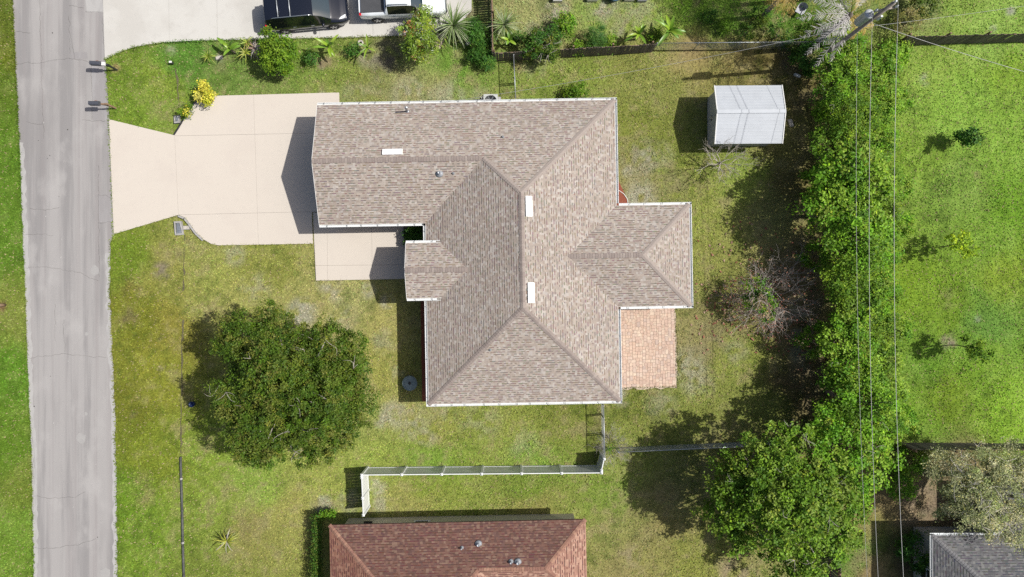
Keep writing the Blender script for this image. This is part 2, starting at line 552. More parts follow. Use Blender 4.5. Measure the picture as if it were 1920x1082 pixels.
# lawn tone by place: photo pixel and the colour of the sunlit turf there
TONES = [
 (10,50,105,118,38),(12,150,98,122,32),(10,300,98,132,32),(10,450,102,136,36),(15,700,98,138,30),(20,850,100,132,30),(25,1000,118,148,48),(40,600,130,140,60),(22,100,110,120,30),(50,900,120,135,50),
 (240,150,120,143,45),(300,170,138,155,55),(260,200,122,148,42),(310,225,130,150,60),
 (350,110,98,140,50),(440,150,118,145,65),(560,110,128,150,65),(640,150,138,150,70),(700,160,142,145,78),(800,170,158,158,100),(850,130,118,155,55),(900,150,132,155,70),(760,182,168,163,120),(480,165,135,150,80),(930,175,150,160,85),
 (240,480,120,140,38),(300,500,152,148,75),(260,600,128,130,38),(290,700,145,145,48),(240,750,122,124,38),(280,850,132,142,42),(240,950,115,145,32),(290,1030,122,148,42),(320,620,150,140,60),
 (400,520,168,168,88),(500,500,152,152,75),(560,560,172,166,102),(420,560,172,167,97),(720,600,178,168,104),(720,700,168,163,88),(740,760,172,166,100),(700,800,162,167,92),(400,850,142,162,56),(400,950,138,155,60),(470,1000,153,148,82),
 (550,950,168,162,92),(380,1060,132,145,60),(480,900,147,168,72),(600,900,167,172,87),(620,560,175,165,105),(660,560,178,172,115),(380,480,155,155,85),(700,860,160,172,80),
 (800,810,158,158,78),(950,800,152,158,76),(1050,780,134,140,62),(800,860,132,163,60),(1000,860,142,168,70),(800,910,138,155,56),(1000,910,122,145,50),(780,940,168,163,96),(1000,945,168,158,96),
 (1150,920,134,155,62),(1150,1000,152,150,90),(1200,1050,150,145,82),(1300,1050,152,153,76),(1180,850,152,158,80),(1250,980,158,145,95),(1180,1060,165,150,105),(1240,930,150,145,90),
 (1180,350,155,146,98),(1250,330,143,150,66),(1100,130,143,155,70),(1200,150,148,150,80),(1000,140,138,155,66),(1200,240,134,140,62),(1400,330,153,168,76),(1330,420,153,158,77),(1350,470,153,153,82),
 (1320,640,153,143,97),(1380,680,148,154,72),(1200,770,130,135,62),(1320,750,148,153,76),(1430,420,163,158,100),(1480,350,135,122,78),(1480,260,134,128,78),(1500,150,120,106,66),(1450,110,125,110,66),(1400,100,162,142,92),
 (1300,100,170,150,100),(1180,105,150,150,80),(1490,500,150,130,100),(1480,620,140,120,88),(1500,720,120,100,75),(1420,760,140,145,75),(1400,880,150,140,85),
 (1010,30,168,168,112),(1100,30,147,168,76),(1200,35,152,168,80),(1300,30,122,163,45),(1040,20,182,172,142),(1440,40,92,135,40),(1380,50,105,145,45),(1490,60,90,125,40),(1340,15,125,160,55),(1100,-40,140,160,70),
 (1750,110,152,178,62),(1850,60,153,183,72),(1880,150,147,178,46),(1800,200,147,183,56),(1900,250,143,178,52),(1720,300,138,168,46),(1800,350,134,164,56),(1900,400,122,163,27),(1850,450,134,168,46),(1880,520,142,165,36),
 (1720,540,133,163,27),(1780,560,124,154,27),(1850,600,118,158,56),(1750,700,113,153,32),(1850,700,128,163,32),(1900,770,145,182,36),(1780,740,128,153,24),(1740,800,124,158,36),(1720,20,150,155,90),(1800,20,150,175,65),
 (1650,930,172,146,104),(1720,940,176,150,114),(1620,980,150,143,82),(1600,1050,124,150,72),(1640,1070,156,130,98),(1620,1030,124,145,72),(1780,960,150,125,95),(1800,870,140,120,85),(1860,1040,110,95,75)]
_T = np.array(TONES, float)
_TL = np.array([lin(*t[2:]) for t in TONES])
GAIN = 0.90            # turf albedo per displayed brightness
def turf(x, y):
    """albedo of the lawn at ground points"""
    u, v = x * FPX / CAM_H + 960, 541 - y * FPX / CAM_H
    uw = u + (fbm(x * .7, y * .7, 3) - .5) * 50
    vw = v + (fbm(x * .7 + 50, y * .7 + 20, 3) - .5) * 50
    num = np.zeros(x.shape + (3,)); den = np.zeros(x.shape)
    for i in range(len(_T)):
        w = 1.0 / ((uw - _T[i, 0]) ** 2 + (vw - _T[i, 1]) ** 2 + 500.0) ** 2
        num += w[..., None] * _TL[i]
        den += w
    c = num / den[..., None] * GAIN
    n1 = fbm(x * .9 + 3, y * .9 + 8, 4)
    n2 = fbm(x * 3.1 + 30, y * 3.1 + 12, 3)
    n3 = fbm(x * .33 + 60, y * .33 + 40, 3)
    m = 1 + (n1 - .5) * .42 + (n2 - .5) * .42
    mow = np.sin(x * 5.2 + fbm(x * .2, y * .1, 2) * 3) * np.clip((u - 1680) / 40, 0, 1) + .8 * np.sin(x * 5.6 + y * .4) * np.clip((u - 1100) / 60, 0, 1) * np.clip((v - 930) / 40, 0, 1) * np.clip((1420 - u) / 60, 0, 1) + .8 * np.sin(x * 5.4) * np.clip((v - 880) / 60, 0, 1) * np.clip((560 - u) / 60, 0, 1)
    m = m + mow * .05
    c = c * m[..., None]
    # lusher and drier clumps
    dry = np.clip((n2 * .5 + n1 * .5 - .52) * 5.5, 0, 1) * .72 * np.clip((1690 - u) / 60, .2, 1) * np.clip((u - 150) / 200, .35, 1)
    c = c * (1 - dry[..., None]) + np.array([.30, .245, .135]) * dry[..., None]
    lush = np.clip((.43 - n2 * .6 - n3 * .4) * 7, 0, 1) * .42
    c = c * (1 - lush[..., None]) + np.array([.085, .135, .018]) * lush[..., None]
    # bare sandy spots, (u, v, radius, strength)
    for (bu, bv, br, bs, bc) in BARES:
        d = np.hypot(u - bu, v - bv) / br
        w = np.clip((1.25 - d) * 1.4, 0, 1) * np.clip((fbm(x * 2.6 + bu, y * 2.6, 3) - .36) * 5, 0, 1) * bs
        c = c * (1 - w[..., None]) + np.array(bc) * w[..., None]
    lum = (c @ np.array([.3, .6, .1]))[..., None]
    c = c * .92 + lum * .08 * np.array([1.02, 1.0, .86])
    fw = np.clip((u - 1670) / 40, 0, 1)[..., None]
    c = c * (1 - fw * np.array([.04, .03, -.22])) * np.array([.94, 1.03, .86])
    return np.clip(c, .004, .8)

SAND, SOIL, RUST = (.40, .36, .31), (.20, .155, .115), (.34, .24, .13)
BARES = [(770, 178, 34, .6, SAND), (840, 186, 38, .6, SAND), (700, 168, 26, .25, SAND), (900, 190, 26, .4, SAND), (605, 185, 14, .8, SAND), (660, 178, 26, .3, SAND),
         (303, 507, 18, .9, (.24, .19, .16)), (305, 470, 20, .6, (.30, .24, .13)), (440, 478, 22, .5, SAND), (610, 530, 18, .7, SAND), (625, 545, 22, .7, SAND), (690, 545, 16, .7, SAND),
         (565, 588, 30, 1.0, SAND), (640, 600, 30, .5, SAND), (720, 640, 24, .4, SAND), (745, 700, 16, .4, SAND), (480, 540, 30, .4, SAND), (1260, 400, 24, .4, SAND), (1240, 290, 24, .5, SAND), (1310, 720, 30, .5, SAND), (1240, 760, 30, .4, SAND), (900, 790, 40, .35, SAND), (980, 830, 30, .3, SAND), (725, 565, 14, .8, SAND), (735, 775, 24, .75, SAND), (770, 790, 34, .6, SAND), (830, 775, 24, .3, SAND), (715, 790, 14, .7, SAND), (800, 820, 20, .5, SAND),
         (1205, 300, 40, .8, (.32, .28, .22)), (1200, 372, 34, .95, SAND), (1180, 322, 14, .8, SAND), (1215, 290, 16, .8, SAND), (1262, 350, 40, .5, (.26, .22, .14)), (1180, 395, 14, .5, SAND),
         (1288, 690, 38, .7, SAND), (1330, 640, 40, .6, (.28, .23, .15)), (1165, 745, 18, .6, SAND), (1380, 660, 24, .4, SAND), (1500, 600, 40, .6, SAND), (1510, 660, 30, .6, SAND), (1470, 540, 50, .6, (.30, .22, .16)),
         (1040, 22, 26, .9, SAND), (1130, 7, 30, .9, SAND), (1180, 42, 10, .9, SOIL), (1160, 55, 12, .7, SAND), (1010, 60, 26, .6, SAND), (610, 112, 20, .8, (.30, .22, .15)), (600, 122, 12, .8, (.26, .20, .15)),
         (690, 107, 22, .8, (.32, .27, .22)), (725, 100, 30, .9, (.17, .14, .13)), (720, 130, 24, .7, (.17, .14, .13)), (880, 22, 14, .9, (.30, .25, .18)), (1290, 92, 26, .6, RUST), (1370, 90, 30, .6, RUST), (1330, 92, 30, .4, RUST),
         (1490, 110, 40, .6, SOIL), (1505, 190, 30, .5, SOIL), (1505, 280, 30, .4, SOIL), (1510, 400, 30, .5, SOIL), (1520, 700, 40, .7, SOIL), (1535, 760, 30, .7, SOIL), (1530, 560, 26, .7, SOIL),
         (335, 480, 8, .5, SOIL), (303, 640, 8, .7, (.22, .18, .12)), (301, 690, 7, .7, (.24, .20, .14)), (258, 745, 7, .5, (.24, .18, .12)), (250, 780, 7, .5, (.24, .18, .12)), (270, 930, 22, .5, (.30, .22, .12)), (265, 900, 20, .4, (.26, .20, .10)),
         (240, 595, 20, .6, (.20, .14, .09)), (245, 540, 20, .5, (.16, .11, .04)), (455, 985, 34, .6, (.30, .24, .12)), (660, 940, 26, .6, SAND), (705, 915, 20, .8, SAND), (715, 945, 18, .7, SAND), (605, 946, 22, .8, SAND), (700, 905, 12, .8, SAND),
         (1180, 1040, 22, .8, (.34, .27, .18)), (1215, 1010, 26, .5, (.32, .27, .14)), (1190, 960, 14, .5, (.30, .24, .12)), (1380, 1075, 40, .9, (.34, .26, .18)), (1250, 930, 30, .4, RUST),
         (1730, 960, 70, .5, (.30, .22, .15)), (1660, 900, 50, .6, (.32, .24, .17)), (1620, 1060, 30, .5, (.30, .21, .15)), (1720, 1040, 50, .9, (.14, .09, .06)), (1780, 640, 16, .9, (.36, .27, .19)), (1735, 150, 12, .6, SAND),
         (1895, 20, 10, .8, SAND), (1862, 55, 8, .6, SAND), (1830, 600, 9, .5, SAND), (1780, 560, 20, .3, RUST), (1832, 330, 8, .7, RUST), (218, 128, 10, .8, (.34, .24, .13)), (212, 205, 7, .7, (.30, .20, .10)), (333, 200, 12, .6, (.28, .23, .15)), (5, 575, 10, .9, (.22, .12, .07)),
         (320, 95, 10, .6, SAND), (1000, 120, 30, .3, SAND), (975, 118, 14, .6, RUST), (420, 118, 20, .5, (.25, .2, .13)), (412, 108, 9, .9, SAND), (1150, 20, 60, .3, SAND), (1200, 15, 40, .4, SAND)]

def ground_z(x, y):
    return -.09 * np.exp(-((x + 20.65 - y * .008) / 1.3) ** 2) + (fbm(x * .5, y * .5, 2) - .5) * .05 - .02

# ------------------------------------------------------------------ ground sheet
gx = np.concatenate([[-600, -300, -150, -110, -80, -65, -50, -44, -40, -38], np.arange(-36, 36.01, .2), [38, 40, 44, 50, 65, 80, 110, 150, 300, 600]])
gy = np.concatenate([[-600, -300, -150, -110, -80, -60, -50, -40, -30, -26, -23], np.arange(-21, 21.01, .2), [23, 26, 30, 40, 50, 60, 80, 110, 150, 300, 600]])
GX, GY = np.meshgrid(gx, gy)
GZ = ground_z(GX, GY)
GZ[(np.abs(GX) > 36) | (np.abs(GY) > 21)] = -.03
gcol = turf(np.clip(GX, -36, 36), np.clip(GY, -21, 21)) * np.array([.62, .60, .60])  # soil under the blades, darkened further to put shade into the gaps
far = np.clip(np.maximum((np.abs(GX) - 34.5) / 3, (np.abs(GY) - 19.5) / 3), 0, 1)[..., None]
gcol = gcol * (1 - far) + np.array([.105, .125, .04]) * (.8 + .5 * fbm(GX * .05, GY * .05, 3))[..., None] * far
nxg, nyg = len(gx), len(gy)
idx = np.arange(nxg * nyg).reshape(nyg, nxg)
gf = np.stack([idx[:-1, :-1], idx[:-1, 1:], idx[1:, 1:], idx[1:, :-1]], -1).reshape(-1, 4)
me = bpy.data.meshes.new('ground')
me.vertices.add(nxg * nyg)
me.vertices.foreach_set('co', np.stack([GX, GY, GZ], -1).reshape(-1).astype(np.float32))
me.loops.add(gf.size); me.loops.foreach_set('vertex_index', gf.ravel().astype(np.int32))
me.polygons.add(len(gf)); me.polygons.foreach_set('loop_start', np.arange(0, gf.size, 4, dtype=np.int32))
at = me.attributes.new('Col', 'FLOAT_COLOR', 'POINT')
buf = np.ones((nxg * nyg, 4), np.float32); buf[:, :3] = gcol.reshape(-1, 3)
at.data.foreach_set('color', buf.ravel())
me.polygons.foreach_set('use_smooth', np.ones(len(gf), dtype=bool))
me.update(calc_edges=True)
tag(obj('ground', me, M['soil']), 'lawn soil and thatch under the grass of all the yards', kind='structure')

# ------------------------------------------------------------------ road
road = MB().prism(ROAD, -.3, .015).build('road', M['road'])
tag(road, 'worn grey residential road running along the left side', kind='structure')
def strip(pts, w0, w1, z, seed=0):
    """ribbon along pts between the offsets w0 and w1 to its left"""
    L, Rr = [], []
    for i, (x, y) in enumerate(pts):
        a, b = pts[max(i - 1, 0)], pts[min(i + 1, len(pts) - 1)]
        dx, dy = b[0] - a[0], b[1] - a[1]
        l = math.hypot(dx, dy)
        nx, ny = -dy / l, dx / l
        j0 = (float(vnoise(x * 2.2 + seed, y * 2.2)) - .5) * .10
        j1 = (float(vnoise(x * 2.9 + seed + 40, y * 2.9)) - .5) * .16
        L.append((x + nx * (w0 + j0 * .2), y + ny * (w0 + j0 * .2), z)); Rr.append((x + nx * (w1 + j1), y + ny * (w1 + j1), z))
    n = len(pts)
    vs = L + Rr
    fs = [(i, i + 1, n + i + 1, n + i) for i in range(n - 1)]
    return vs, fs
def part_strip(name, pts, w0, w1, z, mat, seed=0):
    m = MB(); vs, fs = strip(pts, w0, w1, z, seed); m.add(vs, fs)
    return m.build(name, mat, road)
rl2 = [p for p in RL if -19 < p[1] < 9.2]
part_strip('pale_edge', rl2, .03, .30, .019, M['road_pale'], 3)
rr2 = [p for p in RR if -19 < p[1] < 2.3]
part_strip('pale_edge', rr2, -.02, -.24, .019, M['road_pale'], 9)
for (u0, v0, u1, v1, mat) in [(172, 122, 199, 226, 'road_dark'), (184, 366, 209, 417, 'road_dark'), (160, -4, 192, 23, 'road_pale'), (133, 98, 163, 110, 'road_dark')]:
    q = rough_line(pix([(u0, v0), (u1, v0), (u1 + 2, v1), (u0 + 3, v1), (u0, v0)]), .3, .03, u0)
    MB().prism(q[:-1], .012, .0195).build('repair_patch', M[mat], road)
M['road_worn'] = worn_mat('road_worn_patch', (.37, .36, .35), [((4, 4, 1), .4, .7, (.34, .33, .325), .8)])
for (u, v, r) in [(163, 626, 3.5), (162, 776, 3), (152, 822, 9), (178, 507, 8), (198, 1074, 9)]:
    c0 = P2(u, v)
    q = []
    for k in range(12):
        a = k / 12 * 6.283
        rr = r / 30 * (1 + .45 * (random.random() - .5))
        q.append((c0[0] + rr * math.cos(a), c0[1] + rr * 1.2 * math.sin(a)))
    MB().prism(q, .012, .0192 + random.random() * .001).build('pale_patch', M['road_worn'], road)
def crack(pts, w=.013):
    p = rough_line(pix(pts), .14, .11, pts[0][0] + pts[0][1], 4.0)
    m = MB()
    n = len(p)
    L, Rr = [], []
    for i, (x, y) in enumerate(p):
        a, b = p[max(i - 1, 0)], p[min(i + 1, n - 1)]
        dx, dy = b[0] - a[0], b[1] - a[1]; l = math.hypot(dx, dy) + 1e-9
        ww = w * (.35 + random.random() * .8)
        L.append((x - dy / l * ww / 2, y + dx / l * ww / 2, .0235)); Rr.append((x + dy / l * ww / 2, y - dx / l * ww / 2, .0235))
    m.add(L + Rr, [(i, n + i, n + i + 1, i + 1) for i in range(n - 1)])
    m.build('crack', M['crack'], road)
for c in [[(28, 119), (70, 118), (100, 113), (140, 110), (172, 117), (196, 118)], [(75, 0), (76, 45), (79, 110), (80, 200), (82, 260)], [(130, 10), (157, 15)], [(160, 22), (192, 22)],
          [(134, 72), (140, 110)], [(192, 20), (194, 70), (197, 114)], [(55, 390), (75, 394), (100, 393), (112, 388)], [(182, 368), (200, 365), (207, 371)], [(184, 417), (208, 416)],
          [(48, 502), (70, 500), (110, 503), (150, 512), (185, 527)], [(52, 670), (85, 668), (120, 664), (160, 668), (200, 670)], [(62, 930), (90, 934), (140, 932), (160, 922)], [(62, 1027), (100, 1027), (150, 1020), (180, 1010)],
          [(62, 860), (64, 900), (61, 990)], [(45, 440), (80, 439), (100, 442)], [(120, 600), (122, 660)], [(104, 570), (104, 640)], [(50, 228), (80, 233)], [(155, 225), (198, 227)], [(172, 120), (173, 225)], [(184, 310), (187, 520)], [(30, 60), (58, 62)], [(62, 818), (66, 878)], [(130, 30), (132, 100)]]:
    crack(c)
for k in range(26):
    u, v = random.uniform(60, 195), random.uniform(10, 1070)
    x, y = P2(u, v)
    r = random.uniform(.02, .05)
    MB().lathe(x, y, [(r, .012), (r * .8, .024), (r * .3, .028)], 7).build('loose_pebble', M['road_pale'] if k % 3 else M['crack'], road)

# ------------------------------------------------------------------ driveway, walk, neighbour's driveway: one slab at a time
def slabs(name, label, polys, z1, mat, dz=.004):
    e = thing(name, label, None)
    e['kind'] = 'structure'
    for i, p in enumerate(polys):
        if len(p) >= 3:
            MB().prism(p, -.25, z1 + random.uniform(-dz, dz)).build('slab', mat, e)
    return e
def split_all(polys, a, b, gap=.0045):
    out = []
    for p in polys:
        for q in clip_line(p, a, b, gap):
            if len(q) >= 3 and abs(sum(q[i][0] * q[(i + 1) % len(q)][1] - q[(i + 1) % len(q)][0] * q[i][1] for i in range(len(q)))) > .02:
                out.append(q)
    return out
apron, rest = clip_line(DRIVE, P2(328, 254), P2(335, 403))
if min(x for x, y in apron) > min(x for x, y in rest): apron, rest = rest, apron
cells = [rest]
for a, b in [((476, 178), (485, 460)), ((331, 255), (640, 249)), ((335, 403), (585, 397))]:
    cells = split_all(cells, P2(*a), P2(*b))
slabs('driveway', 'cream painted concrete driveway in front of the garage', [apron] + cells, .045, M['drive'])
wk = [WALK]
wk = split_all(wk, P2(614, 399), P2(617, 500)) if False else wk
left, right = clip_line(WALK, P2(615, 600), P2(613, 300))
low = []
for p in (left, right):
    low += [q for q in clip_line(p, P2(500, 499), P2(900, 495)) if len(q) >= 3]
low2 = []
for p in low:
    low2 += [q for q in clip_line(p, P2(699, 600), P2(696, 300)) if len(q) >= 3]
slabs('front_walk', 'cream painted concrete walk leading to the front porch', low2, .055, M['drive'])
nd = [NDRIVE]
for a, b in [((316, -100), (318, 90)), ((406, -100), (408, 90)), ((500, -100), (503, 90)), ((598, -100), (600, 90)), ((697, -100), (700, 90)), ((800, -100), (802, 90)), ((190, -30), (900, -34))]:
    nd = split_all(nd, P2(*a), P2(*b), .0055)
slabs('neighbour_driveway', 'pale grey concrete driveway with the parked vehicles on it', nd, .04, M['ndrive'])

# ------------------------------------------------------------------ paver patio
pat = thing('paver_patio', 'patio of tan and terracotta pavers behind the house', None, (0, 0, 0))
pat['kind'] = 'structure'
pz = .046
rot = HROT
ex, ey = np.array([math.cos(rot), math.sin(rot)]), np.array([-math.sin(rot), math.cos(rot)])
o0 = np.array(P2(1150, 727))
PW, PH, mod = 3.90, 5.2, .102
ncx, ncy = int(PW / mod), int(PH / mod)
occ = np.zeros((ncx, ncy), bool)
MB().prism([tuple(o0 + ex * a + ey * b) for a, b in ((-.1, -.01), (ncx * mod + .01, -.01), (ncx * mod + .01, ncy * mod + .3), (-.1, ncy * mod + .3))], -.2, .018).build('bedding', M['joint'], pat)
sizes = [(2, 2), (2, 2), (2, 3), (3, 2), (1, 2), (2, 1), (2, 2)]
pmesh = {}
def paver_mesh(a, b):
    if (a, b) not in pmesh:
        w, h = a * mod - .010, b * mod - .010
        m = MB()
        e = .012
        vs = [(-w / 2, -h / 2, -.03), (w / 2, -h / 2, -.03), (w / 2, h / 2, -.03), (-w / 2, h / 2, -.03),
              (-w / 2, -h / 2, -.008), (w / 2, -h / 2, -.008), (w / 2, h / 2, -.008), (-w / 2, h / 2, -.008),
              (-w / 2 + e, -h / 2 + e, 0), (w / 2 - e, -h / 2 + e, 0), (w / 2 - e, h / 2 - e, 0), (-w / 2 + e, h / 2 - e, 0)]
        fs = [(8, 9, 10, 11)] + [(i, (i + 1) % 4, (i + 1) % 4 + 4, i + 4) for i in range(4)] + [(4 + i, 4 + (i + 1) % 4, 8 + (i + 1) % 4, 8 + i) for i in range(4)]
        m.add(vs, fs)
        pmesh[(a, b)] = m.mesh('paver'); pmesh[(a, b)].materials.append(M['paver'])
    return pmesh[(a, b)]
rp = random.Random(4)
plist = []
for j in range(ncy):
    for i in range(ncx):
        if occ[i, j]: continue
        opts = [s for s in sizes if i + s[0] <= ncx and j + s[1] <= ncy and not occ[i:i + s[0], j:j + s[1]].any()]
        s = rp.choice(opts[:]) if opts else (1, 1)
        occ[i:i + s[0], j:j + s[1]] = True
        plist.append((i, j, s))
plist.sort(key=lambda q: -(q[2][0] * q[2][1]) - .001 * q[1])
PAVC = [(.45, .32, .25), (.41, .30, .24), (.47, .36, .28), (.48, .38, .30), (.43, .31, .24)]
restv = MB()
for n, (i, j, s) in enumerate(plist):
    c = o0 + ex * ((i + s[0] / 2) * mod) + ey * ((j + s[1] / 2) * mod)
    z = pz + rp.uniform(-.004, .004)
    if n < 296:
        o = bpy.data.objects.new('paver', paver_mesh(*s)); C.objects.link(o)
        o.parent = pat; o.location = (c[0], c[1], z); o.rotation_euler = (rp.uniform(-.01, .01), rp.uniform(-.01, .01), rot)
    else:
        restv.box(c[0], c[1], z - .02, s[0] * mod - .010, s[1] * mod - .010, .04, rot, col=rp.choice(PAVC))
M['paver_rest'] = attr_mat('paver_small', .85, .2, 0, .15, 8)
if restv.f:
    tag(restv.build('small_pavers', M['paver_rest'], pat), kind='stuff')
for a, b in [((ncx * mod + .0, ncy * mod + .25), (ncx * mod, -.06)), ((ncx * mod + .08, 0), (-.1, 0))]:
    a, b = tuple(o0 + ex * a[0] + ey * a[1]), tuple(o0 + ex * b[0] + ey * b[1])
    ed = rough_line([a, b], .2, .02, a[0])
    m = MB(); vs, fs = strip(ed, 0, .10, .03, 5); m.add(vs, fs)
    m.build('sand_border', M['paver_edge'], pat)

# ------------------------------------------------------------------ grass blades
rg = np.random.RandomState(5)
NB = 430000
bx = rg.uniform(-33.5, 33.5, NB); by = rg.uniform(-19.6, 19.6, NB)
keep = np.ones(NB, bool)
def shrink(poly, k): return poly
for poly in HARD + BARE:
    keep &= ~inside(poly, bx, by)
bx, by = bx[keep], by[keep]
NB = len(bx)
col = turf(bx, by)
lumv = col @ np.array([.3, .6, .1])
sandy = np.clip((col[:, 0] / (col[:, 1] + 1e-4) - .98) * 5, 0, 1)        # few blades where the soil is bare
keep = rg.rand(NB) > sandy * .75
bx, by, col = bx[keep], by[keep], col[keep]
NB = len(bx)
long_ = np.clip((by * 0 + fbm(bx * .6 + 9, by * .6 + 3, 2) - .3) * 2, .3, 1.2)
Lb = rg.uniform(.07, .17, NB) * (.75 + .5 * long_)
Wb = rg.uniform(.022, .05, NB)
az = rg.uniform(0, 2 * math.pi, NB)
tl = np.radians(rg.uniform(25, 78, NB))
bz = ground_z(bx, by)
dx, dy, dz = np.cos(az) * np.sin(tl), np.sin(az) * np.sin(tl), np.cos(tl)
pxn, pyn = -np.sin(az), np.cos(az)
V = np.empty((NB, 3, 3))
V[:, 0] = np.stack([bx - pxn * Wb, by - pyn * Wb, bz - .01], -1)
V[:, 1] = np.stack([bx + pxn * Wb, by + pyn * Wb, bz - .01], -1)
V[:, 2] = np.stack([bx + dx * Lb, by + dy * Lb, bz + dz * Lb * .8], -1)
j = rg.uniform(.72, 1.38, NB)[:, None]
hue = rg.normal(0, .09, NB)[:, None]
bc = col * j * np.concatenate([1 + hue, np.ones_like(hue), 1 + hue * .5], 1)
straw = rg.rand(NB) < .10
bc[straw] = np.array([.34, .28, .15]) * rg.uniform(.7, 1.2, straw.sum())[:, None]
lawn = np_mesh('lawn_grass', V, bc, 3, M['grass'], kind='stuff')
tag(lawn, 'short mown grass growing over all the yards', 'grass')
# taller ragged grass along the paving edges
ev, ec = [], []
def fringe(line, n, w=.10, off=0.0):
    pts = np.array(line)
    seg = np.hypot(*(pts[1:] - pts[:-1]).T); cs = np.concatenate([[0], np.cumsum(seg)])
    t = rg.uniform(0, cs[-1], n)
    x = np.interp(t, cs, pts[:, 0]) + rg.normal(off, w, n); y = np.interp(t, cs, pts[:, 1]) + rg.normal(0, w, n)
    k = (np.abs(x) < 34) & (np.abs(y) < 20)
    return x[k], y[k]
fx, fy = [], []
for line, n in [([q for q in RL if abs(q[1]) < 21], 4200), ([q for q in RR if q[1] < 14], 3600), (NDRIVE[1:-1], 2200), (DRIVE[12:], 300), (WALK[-2:] + WALK[:1], 200), (PATIO[1:], 600)]:
    a, b = fringe(line, n, .045)
    fx.append(a); fy.append(b)
fx, fy = np.concatenate(fx), np.concatenate(fy)
n = len(fx)
az = rg.uniform(0, 6.283, n); Lf = rg.uniform(.04, .11, n); tl = np.radians(rg.uniform(15, 75, n))
V = np.empty((n, 3, 3)); w = rg.uniform(.02, .04, n)
fz = np.full(n, .0)
V[:, 0] = np.stack([fx + np.sin(az) * w, fy - np.cos(az) * w, fz], -1)
V[:, 1] = np.stack([fx - np.sin(az) * w, fy + np.cos(az) * w, fz], -1)
V[:, 2] = np.stack([fx + np.cos(az) * np.sin(tl) * Lf, fy + np.sin(az) * np.sin(tl) * Lf, fz + .05 + np.cos(tl) * Lf], -1)
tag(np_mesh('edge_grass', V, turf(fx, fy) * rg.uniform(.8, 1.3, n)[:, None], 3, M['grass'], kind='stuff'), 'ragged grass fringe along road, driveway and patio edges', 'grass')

# ------------------------------------------------------------------ shingled roofs
TAN = [(0.282, 0.240, 0.209), (0.302, 0.265, 0.232), (0.262, 0.220, 0.191), (0.335, 0.303, 0.273), (0.272, 0.229, 0.196), (0.252, 0.215, 0.191), (0.292, 0.252, 0.216), (0.309, 0.279, 0.257)]
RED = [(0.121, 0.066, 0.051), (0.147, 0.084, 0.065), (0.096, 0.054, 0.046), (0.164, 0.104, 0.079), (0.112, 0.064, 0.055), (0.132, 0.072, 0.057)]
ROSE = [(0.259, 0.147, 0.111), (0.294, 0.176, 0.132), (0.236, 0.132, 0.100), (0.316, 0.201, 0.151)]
GREYS = [(0.100, 0.100, 0.104), (0.121, 0.121, 0.126), (0.085, 0.085, 0.090), (0.143, 0.143, 0.141), (0.109, 0.108, 0.113)]

def shingle_face(poly, o, g, z0, p, pal, rnd, tab=(.085, .19), expo=.145, dark=.42, band=(.13, .10, .085), thick=.016):
    """lapped shingles over one roof plane. poly in plan, o a point on the eave, g the plan unit vector up the slope.
    returns quads and colours"""
    q, c = [], []
    e = (g[1], -g[0])
    L = lambda pt: ((pt[0] - o[0]) * e[0] + (pt[1] - o[1]) * e[1], (pt[0] - o[0]) * g[0] + (pt[1] - o[1]) * g[1])
    pl = [L(pt) for pt in poly]
    W = lambda s, d, dz: (o[0] + e[0] * s + g[0] * d, o[1] + e[1] * s + g[1] * d, z0 + p * d + dz)
    dmax = max(d for s, d in pl)
    step = expo / math.sqrt(1 + p * p)
    def span(d):
        xs = []
        n = len(pl)
        for i in range(n):
            (s0, d0), (s1, d1) = pl[i], pl[(i + 1) % n]
            if (d0 > d) != (d1 > d):
                xs.append(s0 + (s1 - s0) * (d - d0) / (d1 - d0))
        return (min(xs), max(xs)) if len(xs) >= 2 else None
    k = 0
    d = 0.0
    while d < dmax - .01:
        d1 = min(d + step, dmax - .0005)
        a, b = span(d + .0005), span(d1 - .0002)
        if a and b:
            lo, hi = min(a[0], b[0]), max(a[1], b[1])
            s = lo - rnd.random() * tab[1]
            base = pal[rnd.randrange(len(pal))]
            while s < hi:
                w = rnd.uniform(*tab)
                s1 = s + w
                l0, r0 = min(max(s, a[0]), a[1]), min(max(s1, a[0]), a[1])
                l1, r1 = min(max(s, b[0]), b[1]), min(max(s1, b[0]), b[1])
                if r0 - l0 > .002 or r1 - l1 > .002:
                    t = thick * (1.0 if rnd.random() < .5 else .55)
                    cc = pal[rnd.randrange(len(pal))]
                    W0 = W(s, d, 0)
                    f = rnd.uniform(.93, 1.07) * (.95 + .10 * float(vnoise(W0[0] * .8 + 20, W0[1] * .8)))
                    cc = tuple(x * f for x in cc)
                    isd = rnd.random() < dark
                    m = .66 if isd else 1.0
                    lm, rm = l0 + (l1 - l0) * m, r0 + (r1 - r0) * m
                    dm = d + (d1 - d) * m
                    tm = t * (1 - m) + .004 * m
                    q.append([W(l0, d, t), W(r0, d, t), W(rm, dm, tm), W(lm, dm, tm)]); c.append(cc)
                    if isd:
                        q.append([W(lm, dm, tm), W(rm, dm, tm), W(r1, d1, .004), W(l1, d1, .004)]); c.append(tuple(x * rnd.uniform(.8, 1.25) for x in band))
                    q.append([W(l0, d - .001, -.004), W(r0, d - .001, -.004), W(r0, d, t), W(l0, d, t)]); c.append(tuple(x * .5 for x in band))
                s = s1
        d += step
    return q, c

def plane_z(o, g, z0, p):
    return lambda x, y: z0 + p * ((x - o[0]) * g[0] + (y - o[1]) * g[1])

